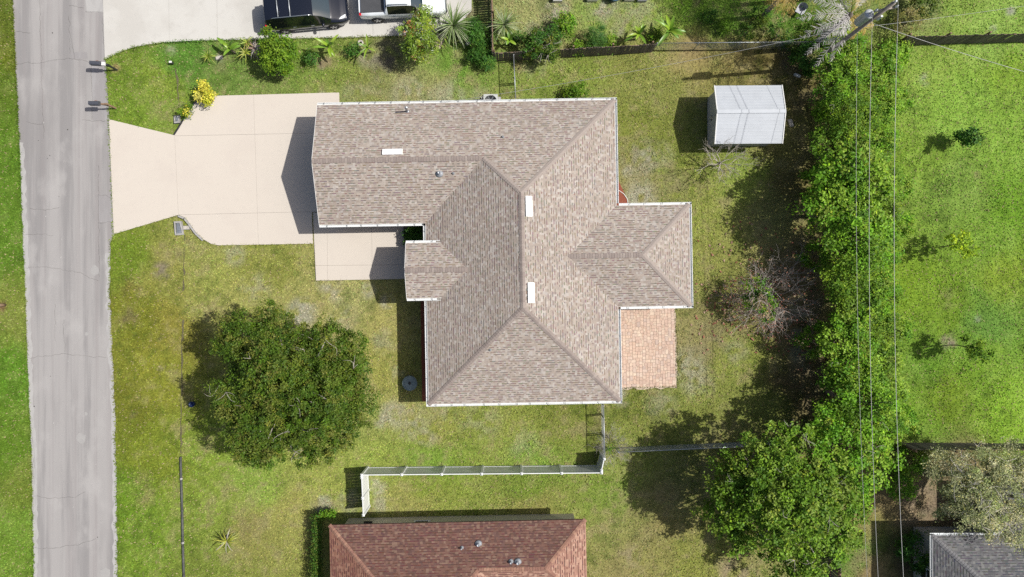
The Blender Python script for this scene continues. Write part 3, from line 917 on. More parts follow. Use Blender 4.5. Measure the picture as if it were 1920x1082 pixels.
def make_roof(parent, faces, z0, p, pal, deck_mat, seed, band, dark=.55, tab=(.085, .19), thick=.016, zoff=None):
    """faces: list of (poly, eave point, up-slope unit vector, palette or None, eave raise)"""
    rnd = random.Random(seed)
    deck = MB()
    for poly, o, g, pl, dz in faces:
        f = plane_z(o, g, z0 + dz, p)
        n = len(poly)
        a = sum(poly[i][0] * poly[(i + 1) % n][1] - poly[(i + 1) % n][0] * poly[i][1] for i in range(n))
        pp = poly if a > 0 else poly[::-1]
        top = [(x, y, f(x, y) - .006) for x, y in pp]
        bot = [(x, y, f(x, y) - .13) for x, y in pp]
        deck.add(top + bot, [tuple(range(n)), tuple(range(2 * n - 1, n - 1, -1))] + [(i, n + i, n + (i + 1) % n, (i + 1) % n) for i in range(n)
                 if abs((pp[i][0] - o[0]) * g[0] + (pp[i][1] - o[1]) * g[1]) < .01 and abs((pp[(i + 1) % n][0] - o[0]) * g[0] + (pp[(i + 1) % n][1] - o[1]) * g[1]) < .01])
    roof = deck.build('roof', deck_mat, parent)
    for poly, o, g, pl, dz in faces:
        q, c = shingle_face(poly, o, g, z0 + dz, p, pl or pal, rnd, tab=tab, band=band, dark=dark, thick=thick)
        np_mesh('shingles', np.array(q), np.array(c), 4, M['shingle'], roof, kind='stuff')
    return roof

def cap_line(parent, a, b, za, zb, n1, n2, mat, width=.15, step=.155, budget=None, joined=None):
    """ridge or hip caps laid from the low end a to the high end b; n1, n2 the up-slope plan vectors of the two planes (times pitch)"""
    A, B = Vector((a[0], a[1], za)), Vector((b[0], b[1], zb))
    t = (B - A); Ln = t.length; t.normalize()
    def side(g):
        nrm = Vector((-g[0], -g[1], 1)).normalized()
        s = nrm.cross(t).normalized()
        if s.z > 1e-4 : s = -s
        return s
    s1, s2 = side(n1), side(n2)
    if s1.dot(s2) > .5: s2 = -s2
    if abs(t.z) < 1e-3:
        # level ridge: pick the two downhill directions
        s1 = Vector((-n1[0], -n1[1], -(n1[0] ** 2 + n1[1] ** 2))).normalized()
        s2 = Vector((-n2[0], -n2[1], -(n2[0] ** 2 + n2[1] ** 2))).normalized()
    up = Vector((0, 0, 1))
    def piece():
        vs = []
        for d, h in ((0, .030), (step * 1.25, .014)):
            base = t * d
            vs += [base + s1 * width + up * (h + .004), base + s1 * width * .45 + up * (h + .008), base + up * (h + .008), base + s2 * width * .45 + up * (h + .008), base + s2 * width + up * (h + .004)]
        vs += [s1 * width - up * .002, up * .0, s2 * width - up * .002]
        fs = [(0, 1, 6, 5), (1, 2, 7, 6), (2, 3, 8, 7), (3, 4, 9, 8), (0, 10, 11, 2, 1), (2, 11, 12, 4, 3)]
        return vs, fs
    vs, fs = piece()
    n = int(Ln / step)
    if joined is None:
        m = MB(); m.add(vs, fs)
        me = m.mesh('ridge_cap'); me.materials.append(mat)
        # outward facing
        for i in range(n):
            o = bpy.data.objects.new('ridge_cap', me); C.objects.link(o)
            o.parent = parent; o.location = A + t * (i * step)
    else:
        for i in range(n):
            joined.add([v + A + t * (i * step) for v in vs], fs)
    return n

def gutter_run(parent, a, b, z, out, mat=None, hang=.95, w=.125, ends=True):
    """open white gutter along the eave a-b, out = outward plan vector"""
    mat = mat or M['gutter']
    a, b = Vector((a[0], a[1], 0)), Vector((b[0], b[1], 0))
    ov = Vector((out[0], out[1], 0))
    prof = [(-.012, z + .02), (-.012, z - .10), (w * .75, z - .10), (w, z - .01), (w, z + .004), (w - .028, z + .004), (w - .028, z - .006), (w - .014, z - .006), (w * .72, z - .088), (.002, z - .088), (.002, z + .02)]
    vs = []
    for p in (a, b):
        vs += [tuple(p + ov * d + Vector((0, 0, zz))) for d, zz in prof]
    n = len(prof)
    m = MB().add(vs, [(i, i + 1, n + i + 1, n + i) for i in range(n - 1)] + [(n - 1, 0, n, 2 * n - 1)])
    if ends:
        m.add([vs[0], vs[1], vs[2], vs[3], vs[4], vs[10]], [(0, 1, 2, 3, 4, 5)])
        m.add([vs[n], vs[n + 1], vs[n + 2], vs[n + 3], vs[n + 4], vs[n + 10]], [(0, 1, 2, 3, 4, 5)])
    g = m.build('gutter', mat, parent)
    L = (b - a).length
    k = max(1, int(L / hang))
    d = (b - a).normalized()
    for i in range(k):
        p = a + d * (L * (i + .5) / k + random.uniform(-.12, .12))
        h = MB().beam(p + ov * .004 + Vector((0, 0, z + .008)), p + ov * (w + .004) + d * .02 + Vector((0, 0, z + .010)), .028, .012)
        h.build('gutter_hanger', M['hanger'], g)
    return g

def window(parent, x, y, z, w, h, nx, ny, lit=None):
    """a window set on a wall, facing (nx, ny)"""
    e = (-ny, nx)
    f = MB()
    for (s, zz, ww, hh) in [(0, z + h / 2, w + .1, .06), (0, z - h / 2, w + .16, .07), (-w / 2, z, .06, h), (w / 2, z, .06, h), (0, z, w, .03)]:
        f.box(x + e[0] * s + nx * .02, y + e[1] * s + ny * .02, zz, ww if abs(e[0]) > .5 else .07, .07 if abs(e[0]) > .5 else ww, hh)
    o = f.build('window', M['white_trim'], parent)
    MB().box(x + nx * .005, y + ny * .005, z, (w - .02) if abs(e[0]) > .5 else .03, .03 if abs(e[0]) > .5 else (w - .02), h - .02).build('pane', M['pane'], o)
    return o

def vent_pipe(parent, x, y, z, r=.06, h=.3, name='vent_pipe', mat=None):
    m = MB().lathe(x, y, [(r * 2.6, z - .06), (r * 2.4, z + .03), (r * 1.1, z + .06), (r, z + .08), (r, z + h), (r * .8, z + h), (r * .7, z + h - .02)], 12)
    return m.build(name, mat or M['lead'], parent)

# ------------------------------------------------------------------ the main house
PIT, ZE = .37, 2.66
house = thing('house', 'house with tan brown shingle hip roof and white gutters, centre of the lot', 'house', (0, 0, 0), HROT)
X0, X1, Y0, Y1 = -5.02, 6.22, -6.71, 10.96          # main block eaves
GXL, GYB = -11.22, 3.90                             # garage wing eaves
EX1, EYB, EYT = 10.48, -1.20, 4.76                  # rear wing eaves
xm = (X0 + X1) / 2
hm = (X1 - X0) / 2                                  # half width of main block
yr0, yr1 = Y0 + hm, Y1 - hm                         # main ridge ends
gh = (Y1 - GYB) / 2; gy_ = (Y1 + GYB) / 2           # garage ridge
gxe = xm - (gy_ - yr1)
eh = (EYT - EYB) / 2; ey_ = (EYT + EYB) / 2
ex_a, ex_b = X1 - eh, EX1 - eh
NYB, NYT, NXL, NRAISE = -.49, 2.76, -6.12, .33      # entry gable
nh = (NYT - NYB) / 2; ny_ = (NYT + NYB) / 2
n_in = X0 + NRAISE / PIT                            # where the entry eave meets the main slope
n_rx = n_in + nh                                    # where the entry ridge meets it
faces = [
    ([(GXL, Y1), (X1, Y1), (xm, yr1), (gxe, gy_), (GXL, gy_)], (GXL, Y1), (0, -1), None, 0),
    ([(GXL, GYB), (X0, GYB), (gxe, gy_), (GXL, gy_)], (GXL, GYB), (0, 1), None, 0),
    ([(X0, Y0), (X0, GYB), (gxe, gy_), (xm, yr1), (xm, yr0)], (X0, Y0), (1, 0), None, 0),
    ([(X0, Y0), (X1, Y0), (xm, yr0)], (X0, Y0), (0, 1), None, 0),
    ([(X1, EYT), (X1, Y1), (xm, yr1), (xm, ey_), (ex_a, ey_)], (X1, Y1), (-1, 0), None, 0),
    ([(X1, EYB), (X1, Y0), (xm, yr0), (xm, ey_), (ex_a, ey_)], (X1, Y0), (-1, 0), None, 0),
    ([(X1, EYT), (EX1, EYT), (ex_b, ey_), (ex_a, ey_)], (EX1, EYT), (0, -1), None, 0),
    ([(X1, EYB), (EX1, EYB), (ex_b, ey_), (ex_a, ey_)], (EX1, EYB), (0, 1), None, 0),
    ([(EX1, EYB), (EX1, EYT), (ex_b, ey_)], (EX1, EYB), (-1, 0), None, 0),
    ([(NXL, NYT), (n_in, NYT), (n_rx, ny_), (NXL, ny_)], (NXL, NYT), (0, -1), None, NRAISE),
    ([(NXL, NYB), (n_in, NYB), (n_rx, ny_), (NXL, ny_)], (NXL, NYB), (0, 1), None, NRAISE),
]
roof = make_roof(house, faces, ZE, PIT, TAN, M['deck'], 3, (.145, .115, .10))
hz = lambda d: ZE + PIT * d
p = PIT
joined = MB()
cap_line(roof, (GXL, gy_), (gxe, gy_), hz(gh), hz(gh), (0, p), (0, -p), M['cap'])
cap_line(roof, (xm, yr0), (xm, yr1), hz(hm), hz(hm), (p, 0), (-p, 0), M['cap'])
cap_line(roof, (ex_a, ey_), (ex_b, ey_), hz(eh), hz(eh), (0, p), (0, -p), M['cap'])
cap_line(roof, (NXL, ny_), (n_rx, ny_), hz(nh) + NRAISE, hz(nh) + NRAISE, (0, p), (0, -p), M['cap'])
cap_line(roof, (X0, Y0), (xm, yr0), ZE, hz(hm), (p, 0), (0, p), M['cap'])
cap_line(roof, (X1, Y0), (xm, yr0), ZE, hz(hm), (-p, 0), (0, p), M['cap'])
cap_line(roof, (X1, Y1), (xm, yr1), ZE, hz(hm), (-p, 0), (0, -p), M['cap'], joined=joined)
cap_line(roof, (gxe, gy_), (xm, yr1), hz(gh), hz(hm), (p, 0), (0, -p), M['cap'], joined=joined)
cap_line(roof, (EX1, EYT), (ex_b, ey_), ZE, hz(eh), (-p, 0), (0, -p), M['cap'], joined=joined)
cap_line(roof, (EX1, EYB), (ex_b, ey_), ZE, hz(eh), (-p, 0), (0, p), M['cap'], joined=joined)
tag(joined.build('hip_caps', M['cap'], roof), kind='stuff')
# gable ends of garage and porch
gab = MB()
for (xw, yb, yt, yr, base, top) in [(-10.86, GYB + .45, Y1 - .45, gy_, ZE - .15, hz(gh) - .16), (-5.75, NYB + .30, NYT - .30, ny_, ZE + NRAISE - .12, hz(nh) + NRAISE - .16)]:
    gab.add([(xw, yb, base), (xw, yt, base), (xw, yr, top), (xw + .12, yb, base), (xw + .12, yt, base), (xw + .12, yr, top)], [(0, 2, 1), (3, 4, 5), (0, 1, 4, 3), (1, 2, 5, 4), (2, 0, 3, 5)])
gab.build('gable_wall', M['house_wall'], house)
for (xw, y0_, y1_, z0_, z1_) in [(GXL, GYB, gy_, ZE, hz(gh)), (GXL, Y1, gy_, ZE, hz(gh)), (NXL, NYB, ny_, ZE + NRAISE, hz(nh) + NRAISE), (NXL, NYT, ny_, ZE + NRAISE, hz(nh) + NRAISE)]:
    MB().beam((xw - .012, y0_, z0_ - .07), (xw - .012, y1_, z1_ - .07), .022, .16).build('rake_board', M['white_trim'], house)
# soffits
sf = MB()
zs = ZE - .135
for (a, b, c, d) in [(X0, Y0, X1, Y1), (GXL, GYB, X0 - .002, Y1), (X1 + .002, EYB, EX1, EYT)]:
    sf.add([(a, b, zs), (c, b, zs), (c, d, zs), (a, d, zs)], [(3, 2, 1, 0)])
sf.build('soffit', M['soffit'], house)
wl = MB()
for (a, b, c, d) in [(-4.6, -6.3, 5.8, 10.5), (-10.85, 4.35, -4.602, 10.498), (5.802, -.75, 10.05, 4.3)]:
    wl.prism([(a, b), (c, b), (c, d), (a, d)], -.2, zs - .004)
wl.build('wall', M['house_wall'], house)
for yy in (NYB + .28, NYT - .28):
    MB().box(-5.78, yy, 1.35, .30, .30, 2.75).build('porch_column', M['house_wall'], house)
gd = thing('tmp', None, None); bpy.data.objects.remove(gd)
gdoor = MB().box(-10.87, 7.43, 1.12, .05, 4.9, 2.2).build('garage_door', M['white_trim'], house)
for r_ in range(4):
    for k in range(8):
        MB().box(-10.90, 7.43 - 2.13 + k * .61, .32 + r_ * .54, .02, .52, .42).build('panel', M['white_trim'], gdoor)
dr = MB().box(-4.62, 1.13, 1.05, .06, 1.0, 2.1).build('front_door', M['wood_post'], house)
MB().box(-4.67, .78, 1.0, .05, .05, .12).build('handle', M['chrome'], dr)
for (x, y, nx, ny) in [(-4.6, -3.4, -1, 0), (-4.6, -5.2, -1, 0), (-2.5, -6.3, 0, -1), (2.6, -6.3, 0, -1), (5.8, -3.5, 1, 0), (10.05, 1.8, 1, 0), (8, 4.3, 0, 1), (8, -.75, 0, -1), (5.8, 7.5, 1, 0), (-8, 10.5, 0, 1), (1, 10.5, 0, 1), (-7.5, 4.35, 0, -1)]:
    window(house, x, y, 1.35, 1.3, 1.1, nx, ny)
# gutters
zg = ZE + .0
gutter_run(house, (GXL, Y1), (X1 + .12, Y1), zg, (0, 1))
gutter_run(house, (X1, Y1), (X1, EYT + .13), zg, (1, 0))
gutter_run(house, (X1 + .13, EYT), (EX1 + .12, EYT), zg, (0, 1))
gutter_run(house, (EX1, EYT), (EX1, EYB), zg, (1, 0))
gutter_run(house, (EX1 + .12, EYB), (X1 + .13, EYB), zg, (0, -1))
gutter_run(house, (X1, EYB - .13), (X1, Y0), zg, (1, 0))
gutter_run(house, (X1 + .12, Y0), (X0 - .12, Y0), zg, (0, -1))
gutter_run(house, (X0, Y0), (X0, NYB - .12), zg, (-1, 0))
gutter_run(house, (X0, NYT + .14), (X0, GYB - .13), zg, (-1, 0))
gutter_run(house, (X0 - .13, GYB), (GXL, GYB), zg, (0, -1))
gutter_run(house, (NXL, NYT), (n_in + .08, NYT), zg + NRAISE, (0, 1))
gutter_run(house, (NXL, NYB), (n_in + .08, NYB), zg + NRAISE, (0, -1))
for (x, y) in [(5.9, 10.55), (5.93, -6.38), (-4.72, -6.38), (10.15, 4.38), (-10.9, 4.25), (5.93, -.85)]:
    MB().box(x, y, 1.25, .08, .06, 2.5).build('downspout', M['gutter'], house)
# off-ridge vents, pipes
def roof_box(name, x, y, zc, lx, ly, g, mat, parent):
    """low hood lying on the slope whose up-slope vector is g"""
    m = MB()
    vs = []
    for dx, dy in ((-.5, -.5), (.5, -.5), (.5, .5), (-.5, .5)):
        q = (x + dx * lx, y + dy * ly)
        s = (q[0] - x) * g[0] + (q[1] - y) * g[1]
        vs.append((q[0], q[1], zc + PIT * s + .0))
    tp = [(a[0] * .985 + x * .015, a[1] * .985 + y * .015, a[2] + .11) for a in vs]
    m.add(vs + tp, [(4, 5, 6, 7), (0, 1, 5, 4), (1, 2, 6, 5), (2, 3, 7, 6), (3, 0, 4, 7)])
    return m.build(name, mat, parent)
def on_roof(u, v, plane, z=4.0):
    """local plan point on a roof plane seen at pixel u, v"""
    for _ in range(12):
        w = P(u, v, z)
        c, s = math.cos(HROT), math.sin(HROT)
        x, y = w[0] * c + w[1] * s, -w[0] * s + w[1] * c
        z = plane(x, y)
    return x, y, z
fN, fS, fW, fE = plane_z((0, Y1), (0, -1), ZE, PIT), plane_z((0, GYB), (0, 1), ZE, PIT), plane_z((X0, 0), (1, 0), ZE, PIT), plane_z((X1, 0), (-1, 0), ZE, PIT)
fS2 = plane_z((0, Y0), (0, 1), ZE, PIT)
for (u, v, f, g, lx, ly) in [(736, 285, fN, (0, -1), 1.14, .34), (992, 387, fE, (-1, 0), .36, 1.14), (996, 549, fE, (-1, 0), .36, 1.14)]:
    x, y, z = on_roof(u, v, f)
    roof_box('ridge_vent', x, y, z, lx, ly, g, M['white_vent'], roof)
for (u, v, f, r, h) in [(824, 325, fS, .09, .22), (850, 325, fS, .035, .14), (943, 257, fN, .035, .16), (919, 656, fS2, .035, .10)]:
    x, y, z = on_roof(u, v, f)
    vent_pipe(roof, x, y, z, r, h)
x, y, z = on_roof(764, 209, fN)
mast = MB().tube([(x, y, z - .3), (x, y, z + .75), (x + .02, y, z + .9), (x + .16, y + .02, z + .86)], [.05, .05, .06, .05], 10).build('service_mast', M['galv'], house)
MB().lathe(x, y, [(.12, z - .02), (.10, z + .05), (.055, z + .07)], 12).build('flashing', M['lead'], mast)
MAST = (*HL(x + .1, y), z + .82)
for (u, v, f) in [(1289, 503, plane_z((EX1, 0), (-1, 0), ZE, PIT)), (1290, 540, plane_z((EX1, 0), (-1, 0), ZE, PIT)), (1013, 596, fE), (1110, 640, fE)]:
    x, y, z = on_roof(u, v, f)
    MB().lathe(x, y, [(.06, z), (.05, z + .03), (.02, z + .04)], 6).build('fallen_leaf', M['twig'], roof)

# ------------------------------------------------------------------ red roofed house below
o = P(617.5, 984.5, 2.62)
RROT = R(1.25)
rh = thing('neighbour_house', 'cream house with stained red brown shingle roof at the bottom edge', 'house', (o[0], o[1], 0), RROT)
RZ, RP = 2.62, .40
rfaces = [
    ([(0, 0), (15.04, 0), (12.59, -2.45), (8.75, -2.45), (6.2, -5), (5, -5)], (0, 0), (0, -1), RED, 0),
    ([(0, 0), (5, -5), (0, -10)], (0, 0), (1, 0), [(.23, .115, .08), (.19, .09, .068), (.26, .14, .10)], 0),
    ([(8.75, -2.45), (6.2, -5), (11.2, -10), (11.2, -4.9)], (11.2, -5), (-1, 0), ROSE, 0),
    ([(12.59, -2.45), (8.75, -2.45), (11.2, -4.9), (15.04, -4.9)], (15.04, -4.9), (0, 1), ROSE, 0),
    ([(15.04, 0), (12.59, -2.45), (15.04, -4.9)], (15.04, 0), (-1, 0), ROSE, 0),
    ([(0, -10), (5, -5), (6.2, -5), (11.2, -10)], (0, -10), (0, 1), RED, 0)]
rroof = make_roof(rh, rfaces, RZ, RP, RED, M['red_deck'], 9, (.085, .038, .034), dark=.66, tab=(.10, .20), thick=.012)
rz = lambda d: RZ + RP * d
p = RP
cap_line(rroof, (0, 0), (5, -5), RZ, rz(5), (0, -p), (p, 0), M['red_cap'], .13)
cap_line(rroof, (15.04, 0), (12.59, -2.45), RZ, rz(2.45), (0, -p), (-p, 0), M['red_cap'], .13)
cap_line(rroof, (8.75, -2.45), (12.59, -2.45), rz(2.45), rz(2.45), (0, -p), (0, p), M['red_cap'], .13)
cap_line(rroof, (8.75, -2.45), (6.2, -5), rz(2.45), rz(5), (0, -p), (-p, 0), M['red_cap'], .13)
cap_line(rroof, (15.04, -4.9), (12.59, -2.45), RZ, rz(2.45), (0, p), (-p, 0), M['red_cap'], .13)
rw = MB()
for (a, b, c, d) in [(.5, -9.5, 10.7, -.5), (10.702, -4.4, 14.54, -.502)]:
    rw.prism([(a, b), (c, b), (c, d), (a, d)], -.2, RZ - .135)
rw.build('wall', M['cream_wall'], rh)
sf = MB()
for (a, b, c, d) in [(0, -10, 11.2, 0), (11.202, -4.9, 15.04, 0)]:
    sf.add([(a, b, RZ - .128), (c, b, RZ - .128), (c, d, RZ - .128), (a, d, RZ - .128)], [(3, 2, 1, 0)])
sf.build('soffit', M['soffit'], rh)
window(rh, 5.2, -.5, 1.45, .85, 1.3, 0, 1)
for xx in (2.0, 9.0, 12.6):
    pass
MB().box(1.95, -.42, 1.1, .5, .16, .14).build('hose_reel', M['black'], rh)
def on_red(u, v, z=3.3):
    for _ in range(12):
        w = P(u, v, z); c, s = math.cos(RROT), math.sin(RROT)
        dx, dy = w[0] - o[0], w[1] - o[1]
        x, y = dx * c + dy * s, -dx * s + dy * c
        z = RZ - RP * y
    return x, y, z
for (u, v, r, h) in [(866, 1027, .045, .26), (897, 1020, .085, .24), (958, 1053, .06, .26), (971, 1054, .085, .24)]:
    x, y, z = on_red(u, v)
    vent_pipe(rroof, x, y, z, r, h)

# ------------------------------------------------------------------ grey roofed house at the lower right
o2 = P(1747, 1003, 2.62)
gr = thing('neighbour_house', 'house with weathered grey shingle roof in the lower right corner', 'house', (o2[0], o2[1], 0), R(.3))
gfaces = [
    ([(0, 0), (4, 0), (7.5, -3.5), (3.5, -3.5)], (0, 0), (0, -1), None, 0),
    ([(0, 0), (3.5, -3.5), (0, -7)], (0, 0), (1, 0), None, 0),
    ([(0, -7), (4, -7), (7.5, -3.5), (3.5, -3.5)], (0, -7), (0, 1), None, 0),
    ([(4, 2.6), (4, 0), (7.5, -3.5), (9, -3.5), (9, -2.4)], (4, 0), (1, 0), None, 0),
    ([(4, -7), (4, -9.6), (9, -4.6), (9, -3.5), (7.5, -3.5)], (4, -7), (1, 0), None, 0),
    ([(4, 2.6), (14, 2.6), (9, -2.4)], (4, 2.6), (0, -1), None, 0),
    ([(14, 2.6), (14, -9.6), (9, -4.6), (9, -2.4)], (14, 0), (-1, 0), None, 0),
    ([(4, -9.6), (14, -9.6), (9, -4.6)], (4, -9.6), (0, 1), None, 0)]
groof = make_roof(gr, gfaces, 2.62, .40, GREYS, M['grey_deck'], 15, (.06, .06, .065), dark=.62, tab=(.10, .20), thick=.013)
p = .40
cap_line(groof, (0, 0), (3.5, -3.5), 2.62, 2.62 + 1.4, (0, -p), (p, 0), M['grey_cap'], .14)
cap_line(groof, (3.5, -3.5), (7.5, -3.5), 4.02, 4.02, (0, -p), (0, p), M['grey_cap'], .14)
gw = MB()
for (a, b, c, d) in [(.45, -6.55, 4.45, -.45), (4.452, -9.15, 13.5, 2.15)]:
    gw.prism([(a, b), (c, b), (c, d), (a, d)], -.2, 2.48)
gw.build('wall', M['grey_wall'], gr)
sf = MB()
for (a, b, c, d) in [(0, -7, 4, 0), (4.002, -9.6, 14, 2.6)]:
    sf.add([(a, b, 2.488), (c, b, 2.488), (c, d, 2.488), (a, d, 2.488)], [(3, 2, 1, 0)])
sf.build('soffit', M['soffit'], gr)
gutter_run(gr, (-.11, 0), (3.98, 0), 2.62, (0, 1), M['galv'], 1.3, .11)
gutter_run(gr, (0, 0), (0, -7), 2.62, (-1, 0), M['galv'], 1.3, .11)
MB().box(3.95, .09, 2.66, .14, .14, .10).build('gutter_elbow', M['gutter'], gr)
window(gr, .45, -3, 1.4, 1.1, 1.2, -1, 0)

# ------------------------------------------------------------------ house behind the top edge, which throws its shade on the driveway
nh_ = thing('neighbour_house', 'pale house just beyond the top edge, beside the fenced yard', 'house', (-1.9, 19.0, 0), R(1.0))
nf = [([(-.5, -.5), (14, -.5), (9.2, 4.5), (4.5, 4.5)], (-.5, -.5), (0, 1), None, 0), ([(-.5, -.5), (4.5, 4.5), (-.5, 9.5)], (-.5, -.5), (1, 0), None, 0),
      ([(14, -.5), (9.2, 4.5), (14, 9.5)], (14, -.5), (-1, 0), None, 0), ([(-.5, 9.5), (4.5, 4.5), (9.2, 4.5), (14, 9.5)], (-.5, 9.5), (0, -1), None, 0)]
make_roof(nh_, nf[:1] + nf[1:], 2.7, .37, GREYS, M['grey_deck'], 21, (.06, .06, .065), dark=.3, tab=(.3, .6))
MB().prism([(0, 0), (13.5, 0), (13.5, 9), (0, 9)], -.2, 2.56).build('wall', M['house_wall'], nh_)
for xx in (3, 7, 11): window(nh_, xx, 0, 1.4, 1.1, 1.1, 0, -1)

# ------------------------------------------------------------------ shed
SX0, SX1, SY0, SY1, SYR, SZE, SZR = 12.07, 16.10, 8.63, 12.10, 10.42, 2.0, 2.52
shed = thing('garden_shed', 'small white metal garden shed with ribbed gable roof in the back yard', 'shed', (14.1, 10.37, 0), R(.4))
lx = lambda x: x - 14.1
ly = lambda y: y - 10.37
for sgn, ye in ((1, SY1), (-1, SY0)):
    m = MB()
    m.add([(lx(SX0), ly(ye), SZE), (lx(SX1), ly(ye), SZE), (lx(SX1) , ly(SYR), SZR), (lx(SX0), ly(SYR), SZR),
           (lx(SX0), ly(ye), SZE - .05), (lx(SX1), ly(ye), SZE - .05), (lx(SX1), ly(SYR), SZR - .05), (lx(SX0), ly(SYR), SZR - .05)],
          [(0, 1, 2, 3), (4, 7, 6, 5), (0, 4, 5, 1), (1, 5, 6, 2), (3, 7, 4, 0)])
    rp_ = m.build('roof_panel', M['shed_roof'], shed)
    n = 9
    for k in range(n):
        t = (k + .5) / n
        y = ly(ye + (SYR - ye) * t); z = SZE + (SZR - SZE) * t
        MB().box(0, y, z + .002, SX1 - SX0 - .03, .028, .016).build('rib', M['shed_roof'], rp_)
MB().beam((lx(SX0) - .01, ly(SYR), SZR + .015), (lx(SX1) + .01, ly(SYR), SZR + .015), .22, .03).build('ridge_cap', M['shed_roof'], shed)
for x in (SX0, SX1):
    for ye in (SY0, SY1):
        MB().beam((lx(x), ly(ye), SZE - .02), (lx(x), ly(SYR), SZR - .02), .05, .10).build('trim_board', M['white_trim'], shed)
ww = MB()
a, b, c, d = lx(12.24), lx(15.85), ly(8.90), ly(11.92)
ym = ly(SYR)
ww.add([(a, c, -.1), (a, d, -.1), (a, d, 1.97), (a, ym, 2.42), (a, c, 1.97), (b, c, -.1), (b, d, -.1), (b, d, 1.97), (b, ym, 2.42), (b, c, 1.97)],
       [(0, 4, 3, 2, 1), (5, 6, 7, 8, 9), (0, 5, 9, 4), (1, 2, 7, 6), ])
ww.build('wall', M['shed_wall'], shed)
for k in range(18):
    xk = a + (b - a) * (k + .5) / 18
    MB().box(xk, c - .012, .95, .05, .02, 1.95).build('wall_rib', M['shed_wall'], shed)
for yy in (ym - .62, ym + .62):
    dd = MB().box(a - .02, yy, .95, .03, 1.2, 1.85).build('door', M['shed_wall'], shed)
    MB().box(a - .05, yy - (.5 if yy > ym else -.5), 1.0, .04, .04, .18).build('handle', M['black'], dd)

# ------------------------------------------------------------------ white vinyl fence
def board_mesh(w, h):
    m = MB().box(0, 0, h / 2, w - .006, .022, h)
    me = m.mesh('board'); me.materials.append(M['vinyl']); return me
def vinyl_fence(pts, label, heights=1.80, spans=None):
    """posts at pts (plan), boards between"""
    base = pts[0]
    e = thing('vinyl_fence', label, 'fence', (base[0], base[1], 0))
    for (x, y) in pts:
        pm = MB().box(x - base[0], y - base[1], heights / 2, .127, .127, heights + .06).build('post', M['vinyl'], e)
        MB().add([(x - base[0] + dx * .08, y - base[1] + dy * .08, heights + .03) for dx, dy in ((-1, -1), (1, -1), (1, 1), (-1, 1))] + [(x - base[0], y - base[1], heights + .11)],
                 [(0, 1, 4), (1, 2, 4), (2, 3, 4), (3, 0, 4), (3, 2, 1, 0)]).build('post_cap', M['vinyl'], pm)
    for i in range(len(pts) - 1):
        (x0, y0), (x1, y1) = pts[i], pts[i + 1]
        x0 -= base[0]; x1 -= base[0]; y0 -= base[1]; y1 -= base[1]
        L = math.hypot(x1 - x0, y1 - y0)
        dx, dy = (x1 - x0) / L, (y1 - y0) / L
        for z, h in ((heights - .06, .13), (.12, .14)):
            MB().beam((x0 + dx * .065, y0 + dy * .065, z), (x1 - dx * .065, y1 - dy * .065, z), .05, h).build('rail', M['vinyl'], e)
        n = max(1, round((L - .13) / .172))
        w = (L - .13) / n
        me = board_mesh(w, heights - .32)
        for k in range(n):
            s = .065 + (k + .5) * w
            ob = bpy.data.objects.new('board', me); C.objects.link(ob)
            ob.parent = e; ob.location = (x0 + dx * s, y0 + dy * s, .19); ob.rotation_euler = (0, 0, math.atan2(dy, dx))
    return e
c1 = P2(678, 891, 1.83); c2 = P2(1128, 887, 1.83)
pts = [(c1[0] + (c2[0] - c1[0]) * k / 6, c1[1] + (c2[1] - c1[1]) * k / 6) for k in range(7)]
vinyl_fence(pts, 'long white vinyl privacy fence between the two side yards')
e1 = P2(681, 974, 1.83)
vinyl_fence([(c1[0] - .002, c1[1] - .14), (c1[0] + (e1[0] - c1[0]) * .52, c1[1] + (e1[1] - c1[1]) * .52), (e1[0], e1[1] + .25)], 'short white vinyl fence return beside the red roofed house')
e2 = P2(1133, 861, 1.83)
vinyl_fence([(c2[0] + .003, c2[1] + .14), e2], 'narrow white vinyl fence end by the grey twiggy shrub')

# ------------------------------------------------------------------ wooden fences, plank by plank
def wood_fence(a, b, label, h=1.5, face=1, step=.145, lean=0.0):
    L = math.hypot(b[0] - a[0], b[1] - a[1])
    dx, dy = (b[0] - a[0]) / L, (b[1] - a[1]) / L
    e = thing('wooden_fence', label, 'fence', (a[0], a[1], 0), math.atan2(dy, dx))
    me = MB()
    w = step - .014
    me.add([(-w / 2, -.01, 0), (w / 2, -.01, 0), (w / 2, -.01, h - .05), (w / 2 - .03, -.01, h), (-w / 2 + .03, -.01, h), (-w / 2, -.01, h - .05),
            (-w / 2, .01, 0), (w / 2, .01, 0), (w / 2, .01, h - .05), (w / 2 - .03, .01, h), (-w / 2 + .03, .01, h), (-w / 2, .01, h - .05)],
           [(0, 1, 2, 3, 4, 5), (11, 10, 9, 8, 7, 6)] + [(i, i + 6, (i + 1) % 6 + 6, (i + 1) % 6) for i in range(6)])
    mesh = me.mesh('plank'); mesh.materials.append(M['plank'])
    n = int(L / step)
    for k in range(n):
        ob = bpy.data.objects.new('plank', mesh); C.objects.link(ob)
        ob.parent = e
        ob.location = ((k + .5) * L / n, -.03 * face + random.uniform(-.008, .008), -.05 + random.uniform(-.04, .03))
        ob.rotation_euler = (random.uniform(-.02, .02) + lean, random.uniform(-.012, .012), random.uniform(-.04, .04))
    for z in (.3, h - .3):
        MB().box(L / 2, .02 * face, z, L, .04, .09).build('rail', M['wood_post'], e)
    for k in range(int(L / 2.4) + 1):
        x = min(k * 2.4 + .05, L - .05)
        MB().box(x, .075 * face, h / 2 + .02, .09, .09, h + .12).build('post', M['wood_post'], e)
    return e
wa, wb = P2(925, 98, 1.5), P2(1231, 81, 1.5)
wood_fence(wa, wb, 'dark weathered wooden fence along the back of the neighbour banana bed', 1.5, 1)
